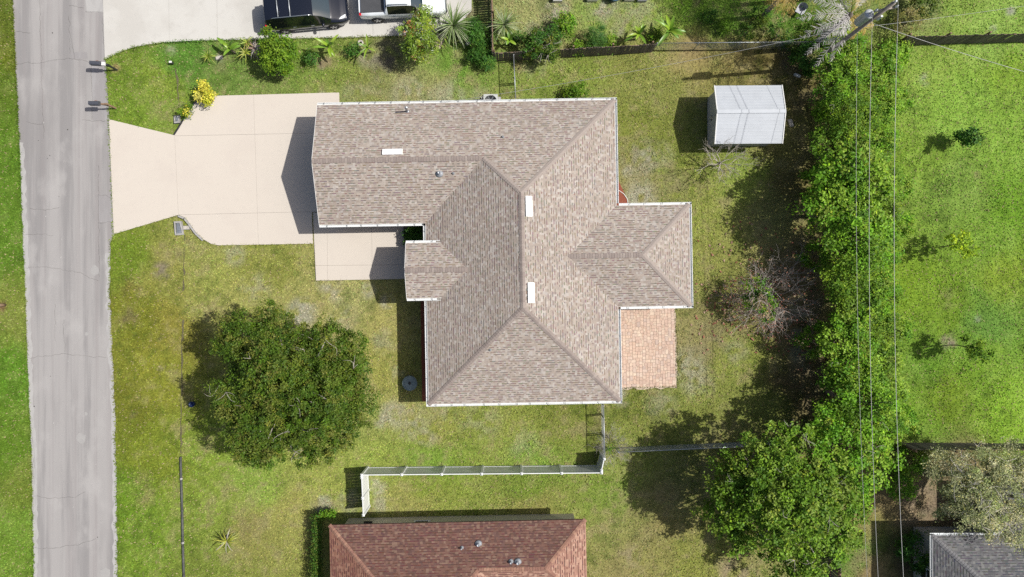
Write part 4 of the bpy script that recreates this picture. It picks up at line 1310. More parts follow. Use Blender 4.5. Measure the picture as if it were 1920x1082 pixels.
wood_fence((wa[0] - .05, wa[1] + .05), (P2(921, -10, 1.5)[0], 18.6), 'weathered wooden fence running up beside the driveway to the top edge', 1.5, -1)
wood_fence(P2(1706, 67, 1.5), P2(2050, 58, 1.5), 'shaded wooden fence across the field near the utility pole', 1.5, 1)
wood_fence(P2(1716, 844, 1.8), P2(2040, 846, 1.8), 'dark wooden fence behind the grey green tree', 1.8, -1)
wood_fence(P2(1576, 1000, 1.7), P2(1579, 1180, 1.7), 'weathered wooden fence half hidden under the big tree at the bottom', 1.7, -1)

# ------------------------------------------------------------------ chain link fences
def chain_fence(a, b, label, h=1.2, posts=2.4, gate=None, end_posts=True, rail_mat='galv'):
    L = math.hypot(b[0] - a[0], b[1] - a[1])
    e = thing('chain_link_fence', label, 'fence', (a[0], a[1], 0), math.atan2(b[1] - a[1], b[0] - a[0]))
    n = max(1, round(L / posts))
    ps = [L * k / n for k in range(n + 1)] if gate is None else gate
    for x in ps:
        MB().tube([(x, 0, -.1), (x, 0, h + .05)], .032, 8).build('post', M[rail_mat], e)
    MB().tube([(0, 0, h), (L, 0, h)], .024, 8).build('top_rail', M[rail_mat], e)
    m = MB()
    s, r = .075, .0021
    k = -h
    while k < L:
        for sg in (0, 1):
            x0, x1 = (k, k + h) if sg == 0 else (k + h, k)
            t0, t1 = 0.0, 1.0
            # clip to 0..L
            dxx = x1 - x0
            if dxx > 0:
                t0 = max(t0, (0 - x0) / dxx); t1 = min(t1, (L - x0) / dxx)
            else:
                t0 = max(t0, (L - x0) / dxx); t1 = min(t1, (0 - x0) / dxx)
            if t1 - t0 > .02:
                p0 = (x0 + dxx * t0, .004 * (1 if sg else -1), h * t0); p1 = (x0 + dxx * t1, .004 * (1 if sg else -1), h * t1)
                m.add([(p0[0] - r, p0[1] - r, p0[2]), (p0[0] + r, p0[1] - r, p0[2]), (p0[0], p0[1] + r, p0[2]), (p1[0] - r, p1[1] - r, p1[2]), (p1[0] + r, p1[1] - r, p1[2]), (p1[0], p1[1] + r, p1[2])],
                      [(0, 1, 4, 3), (1, 2, 5, 4), (2, 0, 3, 5)])
        k += s
    tag(m.build('wire_mesh', M[rail_mat], e), kind='stuff')
    return e
chain_fence(P2(1232, 81, 1.2), P2(1545, 78, 1.2), 'chain link fence with pale top rail right of the dark wooden fence')
chain_fence(P2(963, 103, 1.2), P2(967, 189, 1.2), 'short chain link fence from wooden fence to the house wall', gate=[0, 1.35, 1.45, 2.75])
g0, g1 = P2(1127, 754), P2(1129, 852)
chain_fence(g0, g1, 'chain link gate between the house corner and the white fence', gate=[0, .72, .80, 1.92, 2.02, math.hypot(g1[0] - g0[0], g1[1] - g0[1])])
chain_fence(P2(1160, 848, 1.2), P2(1470, 834, 1.2), 'long chain link fence running under the big tree shade')

# ------------------------------------------------------------------ mailboxes
def mailbox(label, base, arm, rz, post_mat, flag=False):
    e = thing('mailbox', label, 'mailbox', (base[0], base[1], 0), rz)
    MB().beam((0, 0, -.1), (-.02, 0, 1.05), .10, .10).build('post', post_mat, e)
    MB().beam((.1, 0, .98), (-.62, 0, .98), .09, .08).build('arm', post_mat, e)
    MB().beam((-.04, 0, .55), (-.42, 0, .95), .06, .06).build('brace', post_mat, e)
    m = MB()
    n = 8
    pr = [(-.13, 0)] + [(-.13 * math.cos(math.pi * k / n), .14 + .12 * math.sin(math.pi * k / n)) for k in range(n + 1)] + [(.13, 0)]
    vs = [(-.92, y, 1.03 + z) for y, z in pr] + [(-.32, y, 1.03 + z) for y, z in pr]
    k = len(pr)
    m.add(vs, [tuple(range(k)), tuple(range(2 * k - 1, k - 1, -1))] + [(i, k + i, k + i + 1, i + 1) for i in range(k - 1)] + [(k - 1, 2 * k - 1, k, 0)], smooth=False)
    bx_ = m.build('box', M['charcoal'], e)
    MB().box(-.50, .145, 1.22, .16, .012, .05).build('flag', M['tile_red'], bx_)
    MB().box(-.93, 0, 1.18, .015, .22, .2).build('door', M['charcoal'], bx_)
    if flag:
        MB().box(-.18, 0, 1.09, .20, .20, .12).build('newspaper_holder', M['white_trim'], e)
    return e
mailbox('dark mailbox with a white newspaper holder at the neighbour driveway corner', P2(219, 131), None, R(-3), M['black'], True)
mailbox('dark mailbox on a brown wooden post above the cream driveway', P2(217, 203), None, R(0), M['wood_post'])

# ------------------------------------------------------------------ culvert ends, drain channel, covers
def culvert(label, u, v, rz, w=.55, l=.85):
    x, y = P2(u, v)
    e = thing('culvert_end', label, 'culvert', (x, y, -.04), rz)
    m = MB()
    m.add([(-w / 2, -l / 2, .02), (w / 2, -l / 2, .02), (w / 2 * .8, l / 2, .16), (-w / 2 * .8, l / 2, .16), (-w / 2 + .1, -l / 2 + .1, .035), (w / 2 - .1, -l / 2 + .1, .035), (w / 2 * .8 - .1, l / 2 - .1, .15), (-w / 2 * .8 + .1, l / 2 - .1, .15)],
          [(0, 1, 5, 4), (1, 2, 6, 5), (2, 3, 7, 6), (3, 0, 4, 7)])
    m.add([(-w / 2, -l / 2, -.2), (w / 2, -l / 2, -.2), (w / 2 * .8, l / 2, -.2), (-w / 2 * .8, l / 2, -.2), (-w / 2, -l / 2, .02), (w / 2, -l / 2, .02), (w / 2 * .8, l / 2, .16), (-w / 2 * .8, l / 2, .16)],
          [(0, 1, 5, 4), (1, 2, 6, 5), (2, 3, 7, 6), (3, 0, 4, 7)])
    m.build('collar', M['concrete'], e)
    MB().add([(-w / 2 + .1, -l / 2 + .1, .0), (w / 2 - .1, -l / 2 + .1, .0), (w / 2 * .8 - .1, l / 2 - .1, .06), (-w / 2 * .8 + .1, l / 2 - .1, .06)], [(0, 1, 2, 3)]).build('pipe_mouth', simple('wet_pipe', (.19, .21, .24), .3, var=.3), e)
    return e
culvert('grey concrete culvert end in the grass below the driveway apron', 335, 428, R(4))
culvert('small pale culvert end in the grass above the driveway apron', 332, 224, R(186), .4, .5)
ub = thing('utility_box', 'small pale concrete utility lid beside the curved driveway edge', 'utility box', (*P2(349, 427), -.02), R(3))
MB().prism([(-.17, -.09), (.17, -.09), (.17, .09), (-.17, .09)], -.1, .05).build('lid', M['stone'], ub)
MB().prism([(-.20, -.12), (.20, -.12), (.20, .12), (-.20, .12)], -.1, .035).build('rim', M['concrete'], ub)
ub2 = thing('utility_box', 'tiny white topped utility stub in the grass near the mailboxes', 'utility box', (*P2(323, 119), 0), 0)
MB().box(0, 0, .10, .16, .13, .24).build('case', M['black'], ub2)
MB().box(.0, .02, .235, .17, .11, .03).build('lid', M['white_trim'], ub2)
# low drain along the swale
dp = [P2(u, v) for u, v in [(338, 857), (339, 900), (341, 960), (342, 1020), (344, 1082), (347, 1180)]]
ch = thing('drain_pipe', 'long dark drain pipe lying in the roadside swale', 'pipe', (*dp[0], 0))
for i in range(len(dp) - 1):
    q = [(x - dp[0][0], y - dp[0][1], .0) for x, y in (dp[i], dp[i + 1])]
    MB().tube([(q[0][0], q[0][1], -.045), (q[1][0], q[1][1], -.045)], .072, 12).build('pipe_length', M['dark_pipe'], ch)
    MB().tube([(q[1][0], q[1][1] + .12, -.045), (q[1][0], q[1][1] - .0, -.045)], .082, 12).build('coupling', M['dark_pipe'] if i % 2 else M['concrete'], ch)
for (pts_, lab) in [([(345, 440), (344, 480), (343, 520), (341, 545)], 'narrow soil groove running down from the culvert end'), ([(341, 600), (340, 660), (339, 720), (338, 790), (338, 850)], 'narrow soil groove leading to the drain pipe'), ([(328, 128), (331, 150), (333, 190)], 'narrow soil groove near the yellow shrub')]:
    q = rough_line(pix(pts_), .15, .05, pts_[0][1], 3)
    m = MB(); vs, fs = strip(q, -.035, .035, 0, pts_[0][1])
    vs = [(x, y, float(ground_z(np.array([x]), np.array([y]))[0]) + .025) for x, y, z in vs]
    m.add(vs, fs)
    tag(m.build('swale_groove', simple('groove_soil', (.115, .10, .055), .95, var=.4, scale=14)), lab, kind='structure')
# concrete edging along the driveway curve
eg = thing('edging', 'grey concrete edging along the lower curve of the driveway', None); eg['kind'] = 'structure'
ce = DRIVE[13:20]
for i in range(len(ce) - 1):
    (x0, y0), (x1, y1) = ce[i], ce[i + 1]
    L = math.hypot(x1 - x0, y1 - y0); nx, ny = (y1 - y0) / L, -(x1 - x0) / L
    if i > 1:
        nx, ny = -nx, -ny
        MB().beam((x0 - nx * -.07, y0 - ny * -.07, .0), (x1 - nx * -.07, y1 - ny * -.07, .0), .11, .10).build('edge_stone', M['concrete'], eg)
# black edging, upper curve
be = thing('edging', 'black plastic edging along the upper curve of the driveway', None); be['kind'] = 'structure'
cu = DRIVE[1:7]
for i in range(len(cu) - 1):
    (x0, y0), (x1, y1) = cu[i], cu[i + 1]
    L = math.hypot(x1 - x0, y1 - y0); nx, ny = -(y1 - y0) / L, (x1 - x0) / L
    MB().beam((x0 + nx * .05, y0 + ny * .05, .02), (x1 + nx * .05, y1 + ny * .05, .02), .07, .12).build('edge_strip', M['black'], be)

# round cover by the front wall
x, y = P2(769, 718, .3)
cv = thing('round_table', 'round grey green outdoor table in the house shade by the front corner', 'table', (x, y, 0))
MB().lathe(0, 0, [(.455, .44), (.47, .455), (.46, .475), (.30, .485), (.08, .48)], 32).build('table_top', M['teal_plastic'], cv)
MB().lathe(0, 0, [(.09, .475), (.09, .51), (.05, .52)], 12).build('hub', M['black'], cv)
for k in range(4):
    a = k * math.pi / 2 + .5
    MB().tube([(.30 * math.cos(a), .30 * math.sin(a), .46), (.36 * math.cos(a), .36 * math.sin(a), -.05)], .02, 6).build('leg', M['black'], cv)
# stub post by the road
x, y = P2(9, 572)
sp = thing('marker_post', 'white capped marker post in the verge left of the road', 'post', (x, y, 0))
MB().lathe(0, 0, [(.10, -.1), (.10, .55), (.09, .56)], 12).build('shaft', M['wood_post'], sp)
MB().lathe(0, 0, [(.125, .55), (.13, .62), (.09, .68), (.03, .70)], 14).build('cap', M['white_pvc'], sp)
# small blue tub in the tree shade
x, y = P2(363, 757)
bt = thing('water_tub', 'small dark blue tub at the edge of the big tree shadow', 'tub', (x, y, 0))
MB().lathe(0, 0, [(.13, -.02), (.17, .28), (.18, .30), (.16, .30), (.13, .05)], 14).build('wall', M['blue_plastic'], bt)
MB().lathe(0, 0, [(.13, .03), (.13, .06)], 14).build('base', M['blue_plastic'], bt)
# air conditioner
x, y = P2(921, 196)
ac = thing('air_conditioner', 'grey outdoor air conditioner unit peeking out below the north gutter', 'air conditioner', (x, y - .05, 0), HROT)
MB().prism([(-.62, -.5), (.62, -.5), (.62, .5), (-.62, .5)], -.1, .08).build('pad', M['concrete'], ac)
MB().box(0, .0, .52, .86, .86, .86).build('case', M['steel_box'], ac)
MB().lathe(0, 0, [(.36, .95), (.37, .975), (.33, .98), (.32, .955)], 24).build('fan_ring', M['black'], ac)
for k in range(6):
    a = k * math.pi / 3
    MB().beam((0, 0, .96), (.32 * math.cos(a), .32 * math.sin(a), .965), .07, .01).build('fan_blade', M['hanger'], ac)
MB().box(-.5, .35, .45, .05, .10, .9).build('conduit', M['black'], ac)
# mulch beds
for (pts_, lab) in [([(789, 563), (812, 563), (815, 752), (792, 752)], 'red mulch bed along the shaded front wall'), ([(1140, 290), (1156, 300), (1160, 340), (1172, 366), (1180, 386), (1140, 386)], 'red mulch bed in the rear corner of the house'),
                    ([(757, 404), (822, 404), (822, 456), (757, 456)], 'dark planting bed between garage wall and porch')]:
    q = rough_line(pix(pts_ + pts_[:1]), .15, .04, pts_[0][0])[:-1]
    tag(MB().prism(q, -.1, .035).build('mulch_bed', M['mulch'] if 'red' in lab else M['joint']), lab, kind='structure')
hs = [P(u, v, .06) for u, v in [(1152, 357), (1162, 358), (1170, 364), (1176, 373), (1178, 386)]]
tag(MB().tube(hs, .022, 6).build('garden_hose', M['white_trim']), 'thin white hose curled in the rear corner mulch', 'hose')

# ------------------------------------------------------------------ stones and bits near the shed
for (u, v, sx, sy, rz, lab) in [(1482, 231, .22, .50, R(18), 'pale concrete block lying right of the shed'), (1494, 142, .42, .16, R(-20), 'white curved plate on the bare soil above the shed'), (878, 82, .34, .18, R(5), 'pale stone edging block under the round bushes'), (412, 109, .42, .22, R(10), 'pale stone under the leaning young palm')]:
    x, y = P2(u, v)
    e = MB()
    e.prism([(sx / 2 * a, sy / 2 * b) for a, b in ((-1, -.9), (.95, -1), (1, .85), (-.9, 1))], -.05, .12)
    tag(e.build('stone_block', M['stone'] if 'pale' in lab else M['white_trim'], None, (x, y, 0), rz), lab, 'stone')
# dry pallet beside the striped plant
x, y = P2(823, 78)
pl = thing('wood_pallet', 'small weathered wooden pallet lying by the striped spiky plant', 'pallet', (x, y, .12), R(-28))
for k in range(5):
    MB().box(0, -.36 + k * .18, .05 + .02 * (k % 2), .62, .13, .03, rz=.02 * (k - 2)).build('slat', M['pallet'], pl)
for k in (-1, 1):
    MB().box(k * .24, 0, 0, .08, .84, .07).build('runner', M['pallet'], pl)
# things standing along the neighbour's wall at the top edge
def tub(label, u, v, w, l, h, mat, mat2=None, round_=False):
    x, y = P2(u, v)
    e = thing('storage_tub', label, 'tub', (x, y, 0))
    if round_:
        m = MB().lathe(0, 0, [(w * .42, 0), (w * .5, h), (w * .53, h + .03), (w * .49, h + .03), (w * .42, .1)], 24)
        m.build('wall', mat, e)
        MB().lathe(0, 0, [(w * .42, .12), (w * .42, .15)], 24).build('water', mat2, e)
    else:
        for (cx, cy, sx, sy) in [(0, -l / 2, w, .04), (0, l / 2, w, .04), (-w / 2, 0, .04, l - .04), (w / 2, 0, .04, l - .04)]:
            MB().box(cx, cy, h / 2, sx, sy, h).build('side', mat, e)
        MB().box(0, 0, .05, w - .05, l - .05, .08).build('base', M['black'], e)
tub('round blue tub against the top edge of the fenced yard', 1152, -8, .95, .95, .45, M['pool_blue'], M['teal_plastic'], True)
tub('cream planter box left of the blue tub', 1110, -5, .62, .55, .3, M['cream_plastic'])
tub('cream planter box right of the blue tub', 1179, -5, .60, .5, .25, M['cream_plastic'])
tub('pale grey planter box at the right end of the row', 1203, -3, .56, .45, .3, M['grey_plastic'])
tub('white crate in the shade near the top left of the fenced yard', 1045, -2, .55, .4, .3, M['white_trim'])
# plastic chair under the palm
x, y = P2(1495, 24)
chx = thing('plastic_chair', 'grey plastic garden chair under the dead palm fronds', 'chair', (x, y, 0), R(150))
MB().box(0, 0, .42, .48, .46, .04).build('seat', M['grey_plastic'], chx)
bk = MB()
for k in range(8):
    a0, a1 = R(200 + k * 17.5), R(200 + (k + 1) * 17.5)
    bk.add([(.26 * math.cos(a0), .26 * math.sin(a0), .42), (.26 * math.cos(a1), .26 * math.sin(a1), .42), (.30 * math.cos(a1), .30 * math.sin(a1), .88), (.30 * math.cos(a0), .30 * math.sin(a0), .88)], [(0, 1, 2, 3)])
bk.build('backrest', M['grey_plastic'], chx)
for sx in (-1, 1):
    MB().box(sx * .25, .02, .62, .05, .42, .03).build('armrest', M['grey_plastic'], chx)
    for sy in (-1, 1):
        MB().beam((sx * .2, sy * .19, .42), (sx * .24, sy * .23, 0), .04, .04).build('leg', M['grey_plastic'], chx)

# ------------------------------------------------------------------ vehicles
def ring(st):
    x, zs, zb, zt, ws, wb, wt = st
    zm = zs + (zb - zs) * .45
    half = [(ws * .90, zs), (ws, zs + .10), (wb * 1.005, zm), (wb, zb - .06), (wb * .975, zb), (wt, zt - .05 if zt - zb > .12 else zt - .02), (wt * .82, zt - .008), (wt * .42, zt + .006), (0, zt + .01)]
    pts = [(x, -y, z) for y, z in half] + [(x, y, z) for y, z in half[-2::-1]]
    return pts
def loft_car(e, stations, classify, mats, order):
    rings = [ring(s) for s in stations]
    n = len(rings[0])
    groups = {}
    for i in range(len(rings) - 1):
        for k in range(n - 1):
            groups.setdefault(classify(i, k, n), []).append((i, k))
    # closing faces front and back
    V = [p for r in rings for p in r]
    for name in groups:
        fs = [(i * n + k, i * n + k + 1, (i + 1) * n + k + 1, (i + 1) * n + k) for i, k in groups[name]]
        if name == 'body':
            fs.append(tuple(range(n))); fs.append(tuple(range(len(V) - 1, len(V) - n - 1, -1)))
            fs += [(i * n, (i + 1) * n, (i + 1) * n + n - 1, i * n + n - 1) for i in range(len(rings) - 1)]
        used = sorted({a for f in fs for a in f})
        mp = {a: j for j, a in enumerate(used)}
        m = MB().add([V[a] for a in used], [tuple(mp[a] for a in f) for f in fs], smooth=True)
        m.build(name.split('#')[0], mats[name.split('#')[0]], e)
def wheel(e, x, y, r=.36, w=.24):
    t = thing('tmpwheel', None, None)
    bpy.data.objects.remove(t)
    s = 1 if y > 0 else -1
    m = MB()
    n = 24
    prof = [(r * .62, -w / 2), (r * .94, -w / 2), (r, -w * .3), (r, w * .3), (r * .94, w / 2), (r * .62, w / 2)]
    vs = []
    for rr, yy in prof:
        for k in range(n):
            a = 6.28318 * k / n
            vs.append((x + rr * math.cos(a), y + yy, r + rr * math.sin(a)))
    m.add(vs, [(i * n + k, i * n + (k + 1) % n, (i + 1) * n + (k + 1) % n, (i + 1) * n + k) for i in range(5) for k in range(n)], smooth=True)
    wh = m.build('wheel', M['tyre'], e)
    m = MB()
    yo = y + s * (w / 2 - .03)
    vs = [(x + r * .62 * math.cos(6.28318 * k / n), yo, r + r * .62 * math.sin(6.28318 * k / n)) for k in range(n)]
    m.add(vs, [tuple(range(n))])
    m.build('hub', M['black'], wh)
    rm = MB()
    for k in range(5):
        a = 6.28318 * k / 5 + .3
        rm.beam((x, yo + s * .02, r), (x + r * .6 * math.cos(a), yo + s * .02, r + r * .6 * math.sin(a)), .09, .03, up=(0, 1, 0))
    rm.build('rim', M['rim'], wh)
def mirror(e, x, y, z, mat):
    s = 1 if y > 0 else -1
    m = MB().lathe(0, 0, [(.05, -.07), (.10, -.03), (.10, .04), (.05, .08)], 10)
    m.v = [(x + a * .9, y + s * .10 + b * 1.3, z + c) for a, b, c in m.v]
    m.build('mirror', mat, e)

# black people carrier
mid = P2(584, 57.5)
ang = R(5.5)
sc = .98
cx, cy = mid[0] - sc * math.sin(ang), mid[1] + .92 * math.cos(ang)
suv = thing('parked_car', 'glossy black people carrier with roof rails parked on the neighbour driveway', 'car', (cx + .02, cy, .04), ang)
ST = [(-2.52, .42, .82, .95, .74, .78, .70), (-2.46, .36, .95, 1.32, .84, .88, .70), (-2.30, .28, 1.02, 1.66, .92, .95, .70), (-2.02, .26, 1.02, 1.735, .95, .975, .72), (-1.1, .24, 1.01, 1.77, .96, .985, .73),
      (0.0, .24, 1.0, 1.765, .96, .985, .73), (.60, .24, .99, 1.70, .96, .985, .71), (.98, .24, .985, 1.50, .96, .98, .70), (1.50, .25, .98, 1.13, .96, .975, .76), (1.62, .25, .96, 1.06, .96, .97, .80),
      (2.05, .26, .88, .98, .93, .95, .76), (2.35, .30, .78, .86, .84, .88, .66), (2.50, .36, .66, .70, .68, .72, .52)]
def cls(i, k, n):
    kk = min(k, n - 2 - k)
    if 2 <= i <= 6 and kk == 4: return 'side_window#%d%d' % (0 if k < n / 2 else 1, 0 if i < 4 else 1)
    if i == 7 and kk == 4: return 'side_window#%d1' % (0 if k < n / 2 else 1)
    if i in (6, 7) and kk >= 5: return 'windshield'
    if i in (0, 1) and kk >= 5: return 'rear_window'
    return 'body'
loft_car(suv, ST, cls, {'body': M['black_paint'], 'side_window': M['side_glass'], 'windshield': M['car_glass'], 'rear_window': M['side_glass']}, None)
for x in (-1.52, 1.50):
    for y in (-.90, .90): wheel(suv, x, y, .36, .23)
for s in (-1, 1):
    MB().tube([(-1.9, s * .715, 1.77), (-1.7, s * .71, 1.82), (0.3, s * .71, 1.82), (.55, s * .70, 1.75)], .025, 8).build('roof_rail', M['chrome'], suv)
    MB().box(-2.40, s * .80, 1.02, .16, .20, .30).build('tail_lamp', M['lamp_red'], suv)
    m = MB().add([(1.98, s * .80, .955), (2.30, s * .72, .875), (2.40, s * .50, .83), (2.34, s * .50, .87), (2.1, s * .66, .96)], [(0, 1, 2, 3, 4)]); m.v = [(a, b, c + .025) for a, b, c in m.v]
    m.build('headlight', M['lamp_clear'], suv)
    mirror(suv, 1.02, s * .98, 1.05, M['black_paint'])
    for x in (-.75, .35):
        MB().box(x, s * .995, .90, .20, .03, .035).build('door_handle', M['chrome'], suv)
    MB().beam((-.95, s * .99, .34), (1.0, s * .99, .34), .03, .05).build('sill_trim', M['chrome'], suv)
for x in (-1.45, -.72):
    MB().tube([(x, -.70, 1.84), (x, 0, 1.86), (x, .70, 1.84)], .03, 8).build('crossbar', M['galv'], suv)
MB().box(2.44, 0, .60, .06, .9, .14).build('grille', M['chrome'], suv)

# white pickup
mid = P2(759, 38.5)
ang = R(2.6)
pk = thing('pickup_truck', 'white crew cab pickup with black bed cover on the neighbour driveway', 'truck', (mid[0] - .02, mid[1] + .90, .04), ang)
ST = [(-2.62, .55, .95, 1.12, .86, .90, .80), (-2.55, .42, 1.05, 1.16, .94, .96, .82), (-1.9, .36, 1.08, 1.17, .96, .98, .83), (-1.12, .34, 1.08, 1.17, .96, .98, .83), (-1.02, .34, 1.10, 1.20, .96, .98, .80), (-.86, .34, 1.10, 1.72, .96, .98, .70), (-.5, .34, 1.10, 1.79, .96, .98, .71),
      (.3, .34, 1.09, 1.79, .96, .98, .71), (.62, .34, 1.08, 1.72, .96, .98, .70), (1.28, .34, 1.07, 1.22, .96, .975, .80), (1.40, .34, 1.06, 1.17, .96, .97, .82), (2.05, .36, 1.02, 1.12, .95, .96, .80), (2.48, .40, .90, 1.02, .90, .92, .74), (2.62, .48, .80, .86, .80, .84, .66)]
def cls2(i, k, n):
    kk = min(k, n - 2 - k)
    if 5 <= i <= 8 and kk == 4: return 'side_window#%d%d' % (0 if k < n / 2 else 1, 0 if i < 7 else 1)
    if i == 8 and kk >= 5: return 'windshield'
    if i == 4 and kk >= 5: return 'rear_window'
    return 'body'
loft_car(pk, ST, cls2, {'body': M['silver_paint'], 'side_window': M['side_glass'], 'windshield': M['car_glass'], 'rear_window': M['side_glass']}, None)
for x in (-1.62, 1.62):
    for y in (-.90, .90): wheel(pk, x, y, .39, .25)
MB().prism([(-2.5, -.80), (-1.08, -.80), (-1.08, .80), (-2.5, .80)], 1.12, 1.215).build('bed_cover', M['vinyl_cover'], pk)
MB().prism([(-.16, -.34), (.24, -.34), (.24, .34), (-.16, .34)], 1.76, 1.808).build('sunroof', M['side_glass'], pk)
for s in (-1, 1):
    MB().tube([(-.78, s * .66, 1.79), (-.7, s * .66, 1.83), (.35, s * .66, 1.83), (.45, s * .66, 1.79)], .026, 8).build('roof_rail', M['galv'], pk)
    MB().box(-2.55, s * .86, 1.00, .12, .16, .30).build('tail_lamp', M['lamp_red'], pk)
    MB().box(2.46, s * .76, .93, .20, .24, .12).build('headlight', M['lamp_clear'], pk)
    mirror(pk, .98, s * .98, 1.12, M['silver_paint'])
    for x in (-.45, .55):
        MB().box(x, s * .99, 1.0, .18, .03, .035).build('door_handle', M['chrome'], pk)
MB().box(-2.64, 0, .62, .12, 1.7, .16).build('bumper', M['charcoal'], pk)
MB().box(2.62, 0, .58, .12, 1.5, .20).build('bumper', M['charcoal'], pk)

# ------------------------------------------------------------------ utility pole and wires
PB = P2(1512, 128)
pole = thing('utility_pole', 'leaning looking wooden utility pole with transformer above the dead palm', 'pole', (PB[0], PB[1], 0))
MB().tube([(0, 0, -.2), (0, 0, 9.8)], [.13, .095], 12).build('shaft', M['pole'], pole)
tx = MB().lathe(-.42, .06, [(.22, 7.2), (.24, 7.25), (.24, 8.25), (.25, 8.30), (.20, 8.37), (.08, 8.40)], 20).build('transformer', M['transformer'], pole)
MB().tube([(-.42, .06, 8.40), (-.42, .06, 8.62)], [.05, .03], 8).build('bushing', M['porcelain'], tx)
MB().beam((-.2, .03, 7.7), (0, 0, 7.7), .08, .2).build('bracket', M['galv'], tx)
MB().tube([(0, 0, 9.8), (0, 0, 10.0)], [.05, .05], 8).build('insulator', M['porcelain'], pole)
MB().beam((-.55, -.1, 9.0), (.55, .1, 9.0), .09, .11).build('crossarm', M['pole'], pole)
for s in (-1, 1):
    MB().lathe(s * .5, s * .09, [(.05, 9.05), (.07, 9.12), (.05, 9.2), (.03, 9.26)], 10).build('insulator', M['porcelain'], pole)
MB().box(.16, -.1, 8.2, .10, .10, .45).build('fuse_cutout', M['porcelain'], pole)
def wire(label, p0, p1, sag, r=.014, mat='wire', n=20):
    p0, p1 = Vector(p0), Vector(p1)
    pts = []
    for i in range(n + 1):
        t = i / n
        q = p0.lerp(p1, t); q.z -= 4 * sag * t * (1 - t)
        pts.append(q - p0)
    o_ = MB().tube(pts, r, 6).build('overhead_wire', M[mat], None, p0)
    return tag(o_, label, 'wire', 'wires strung from the utility pole')
def span(u0, u1, z, sag, label, r, v1=1250, top=None):
    a = top or P(u0, 20, z); b = P(u1, v1, z)
    wire(label, a, b, sag, r)
span(1676, 1704, 9.25, .75, 'rightmost overhead wire running down over the hedgerow edge', .0125, 1250, (PB[0] + .5, PB[1] + .09, 9.26))
span(1645, 1656, 8.6, .75, 'middle overhead wire from the transformer down over the hedgerow', .011, 1250, (PB[0] - .42, PB[1] + .06, 8.62))
span(1608, 1636, 6.3, .7, 'leftmost thin overhead wire above the hedgerow trees', .008, 1250, (PB[0], PB[1] - .12, 6.3))
wire('pale service wire from the pole across the field to the right', (PB[0] + .05, PB[1], 7.4), P(2240, 215, 5.2), .55, .012)
wire('thin phone wire from the pole toward the upper right corner', (PB[0] + .05, PB[1] + .1, 6.4), P(2240, -40, 4.8), .45, .007)
wire('service wire from the pole to the mast on the house roof', (PB[0] - .1, PB[1] - .05, 7.2), MAST, .9, .009)
wire('thin overhead wire going up beyond the top edge', (PB[0] + .5, PB[1] + .09, 9.26), P(1660, -900, 9.3), .7, .011)

# ------------------------------------------------------------------ vegetation
rv = np.random.RandomState(23)
def unit(a): return a / (np.linalg.norm(a, axis=-1, keepdims=True) + 1e-9)

def leaf_quads(c, L, W, up=.6, out=None):
    """kite shaped leaves centred at c, tilted at random round the vertical and round the outward direction"""
    n = len(c)
    nr = rv.normal(size=(n, 3)); nr[:, 2] = np.abs(nr[:, 2]) + up
    if out is not None: nr += out * .7
    nr = unit(nr)
    t = unit(np.cross(nr, rv.normal(size=(n, 3))))
    s = np.cross(nr, t)
    L = (L * rv.uniform(.65, 1.3, n))[:, None]; W = (W * rv.uniform(.7, 1.25, n))[:, None]
    V = np.empty((n, 4, 3))
    V[:, 0] = c - t * L / 2; V[:, 1] = c + s * W / 2 + t * L * .05 - nr * W * .12
    V[:, 2] = c + t * L / 2; V[:, 3] = c - s * W / 2 + t * L * .05 - nr * W * .12
    return V

def crown_cloud(lobes, dens, per, L, W, pal, crad=.36, low=-.25, jitter=.22, up=.6, shell=.62):
    """clumps of leaves over the lobes; lobes (x, y, z, r, rz)"""
    Vs, Cs, cen = [], [], []
    pal = np.array(pal)
    for (x, y, z, r, rz) in lobes:
        n = max(4, int(dens * r * r))
        d = unit(rv.normal(size=(n * 3, 3)))
        d = d[d[:, 2] > low][:n]
        q = rv.uniform(shell, 1.0, len(d)) ** .7
        q *= 1 + .16 * np.sin(d[:, 0] * 5 + x) * np.cos(d[:, 1] * 6 + y)
        c = np.stack([x + d[:, 0] * r * q, y + d[:, 1] * r * q, z + d[:, 2] * rz * q], -1)
        for i in range(len(c)):
            m = int(per * rv.uniform(.5, 1.35))
            cr = crad * rv.uniform(.6, 1.3)
            off = rv.normal(size=(m, 3)) * cr * np.array([.55, .55, .38])
            pts = c[i] + off
            V = leaf_quads(pts, L, W, up, np.repeat(d[i][None], m, 0))
            base = pal[rv.randint(len(pal))] * rv.uniform(1 - jitter, 1 + jitter)
            col = base * rv.uniform(.72, 1.3, m)[:, None]
            young = rv.rand(m) < .10
            col[young] *= np.array([1.5, 1.3, .9])
            Vs.append(V); Cs.append(col); cen.append(c[i])
    return np.concatenate(Vs), np.concatenate(Cs), np.array(cen)

def limb(m, a, b, r0, r1, n=5, bend=.12, sides=6):
    a, b = Vector(a), Vector(b)
    L = (b - a).length
    pts = []
    off = Vector(rv.normal(size=3)) * bend * L
    for i in range(n + 1):
        t = i / n
        pts.append(a.lerp(b, t) + off * math.sin(t * math.pi) * .5 + Vector(rv.normal(size=3)) * .015 * L * (0 < i < n))
    m.tube(pts, [r0 + (r1 - r0) * i / n for i in range(n + 1)], sides)

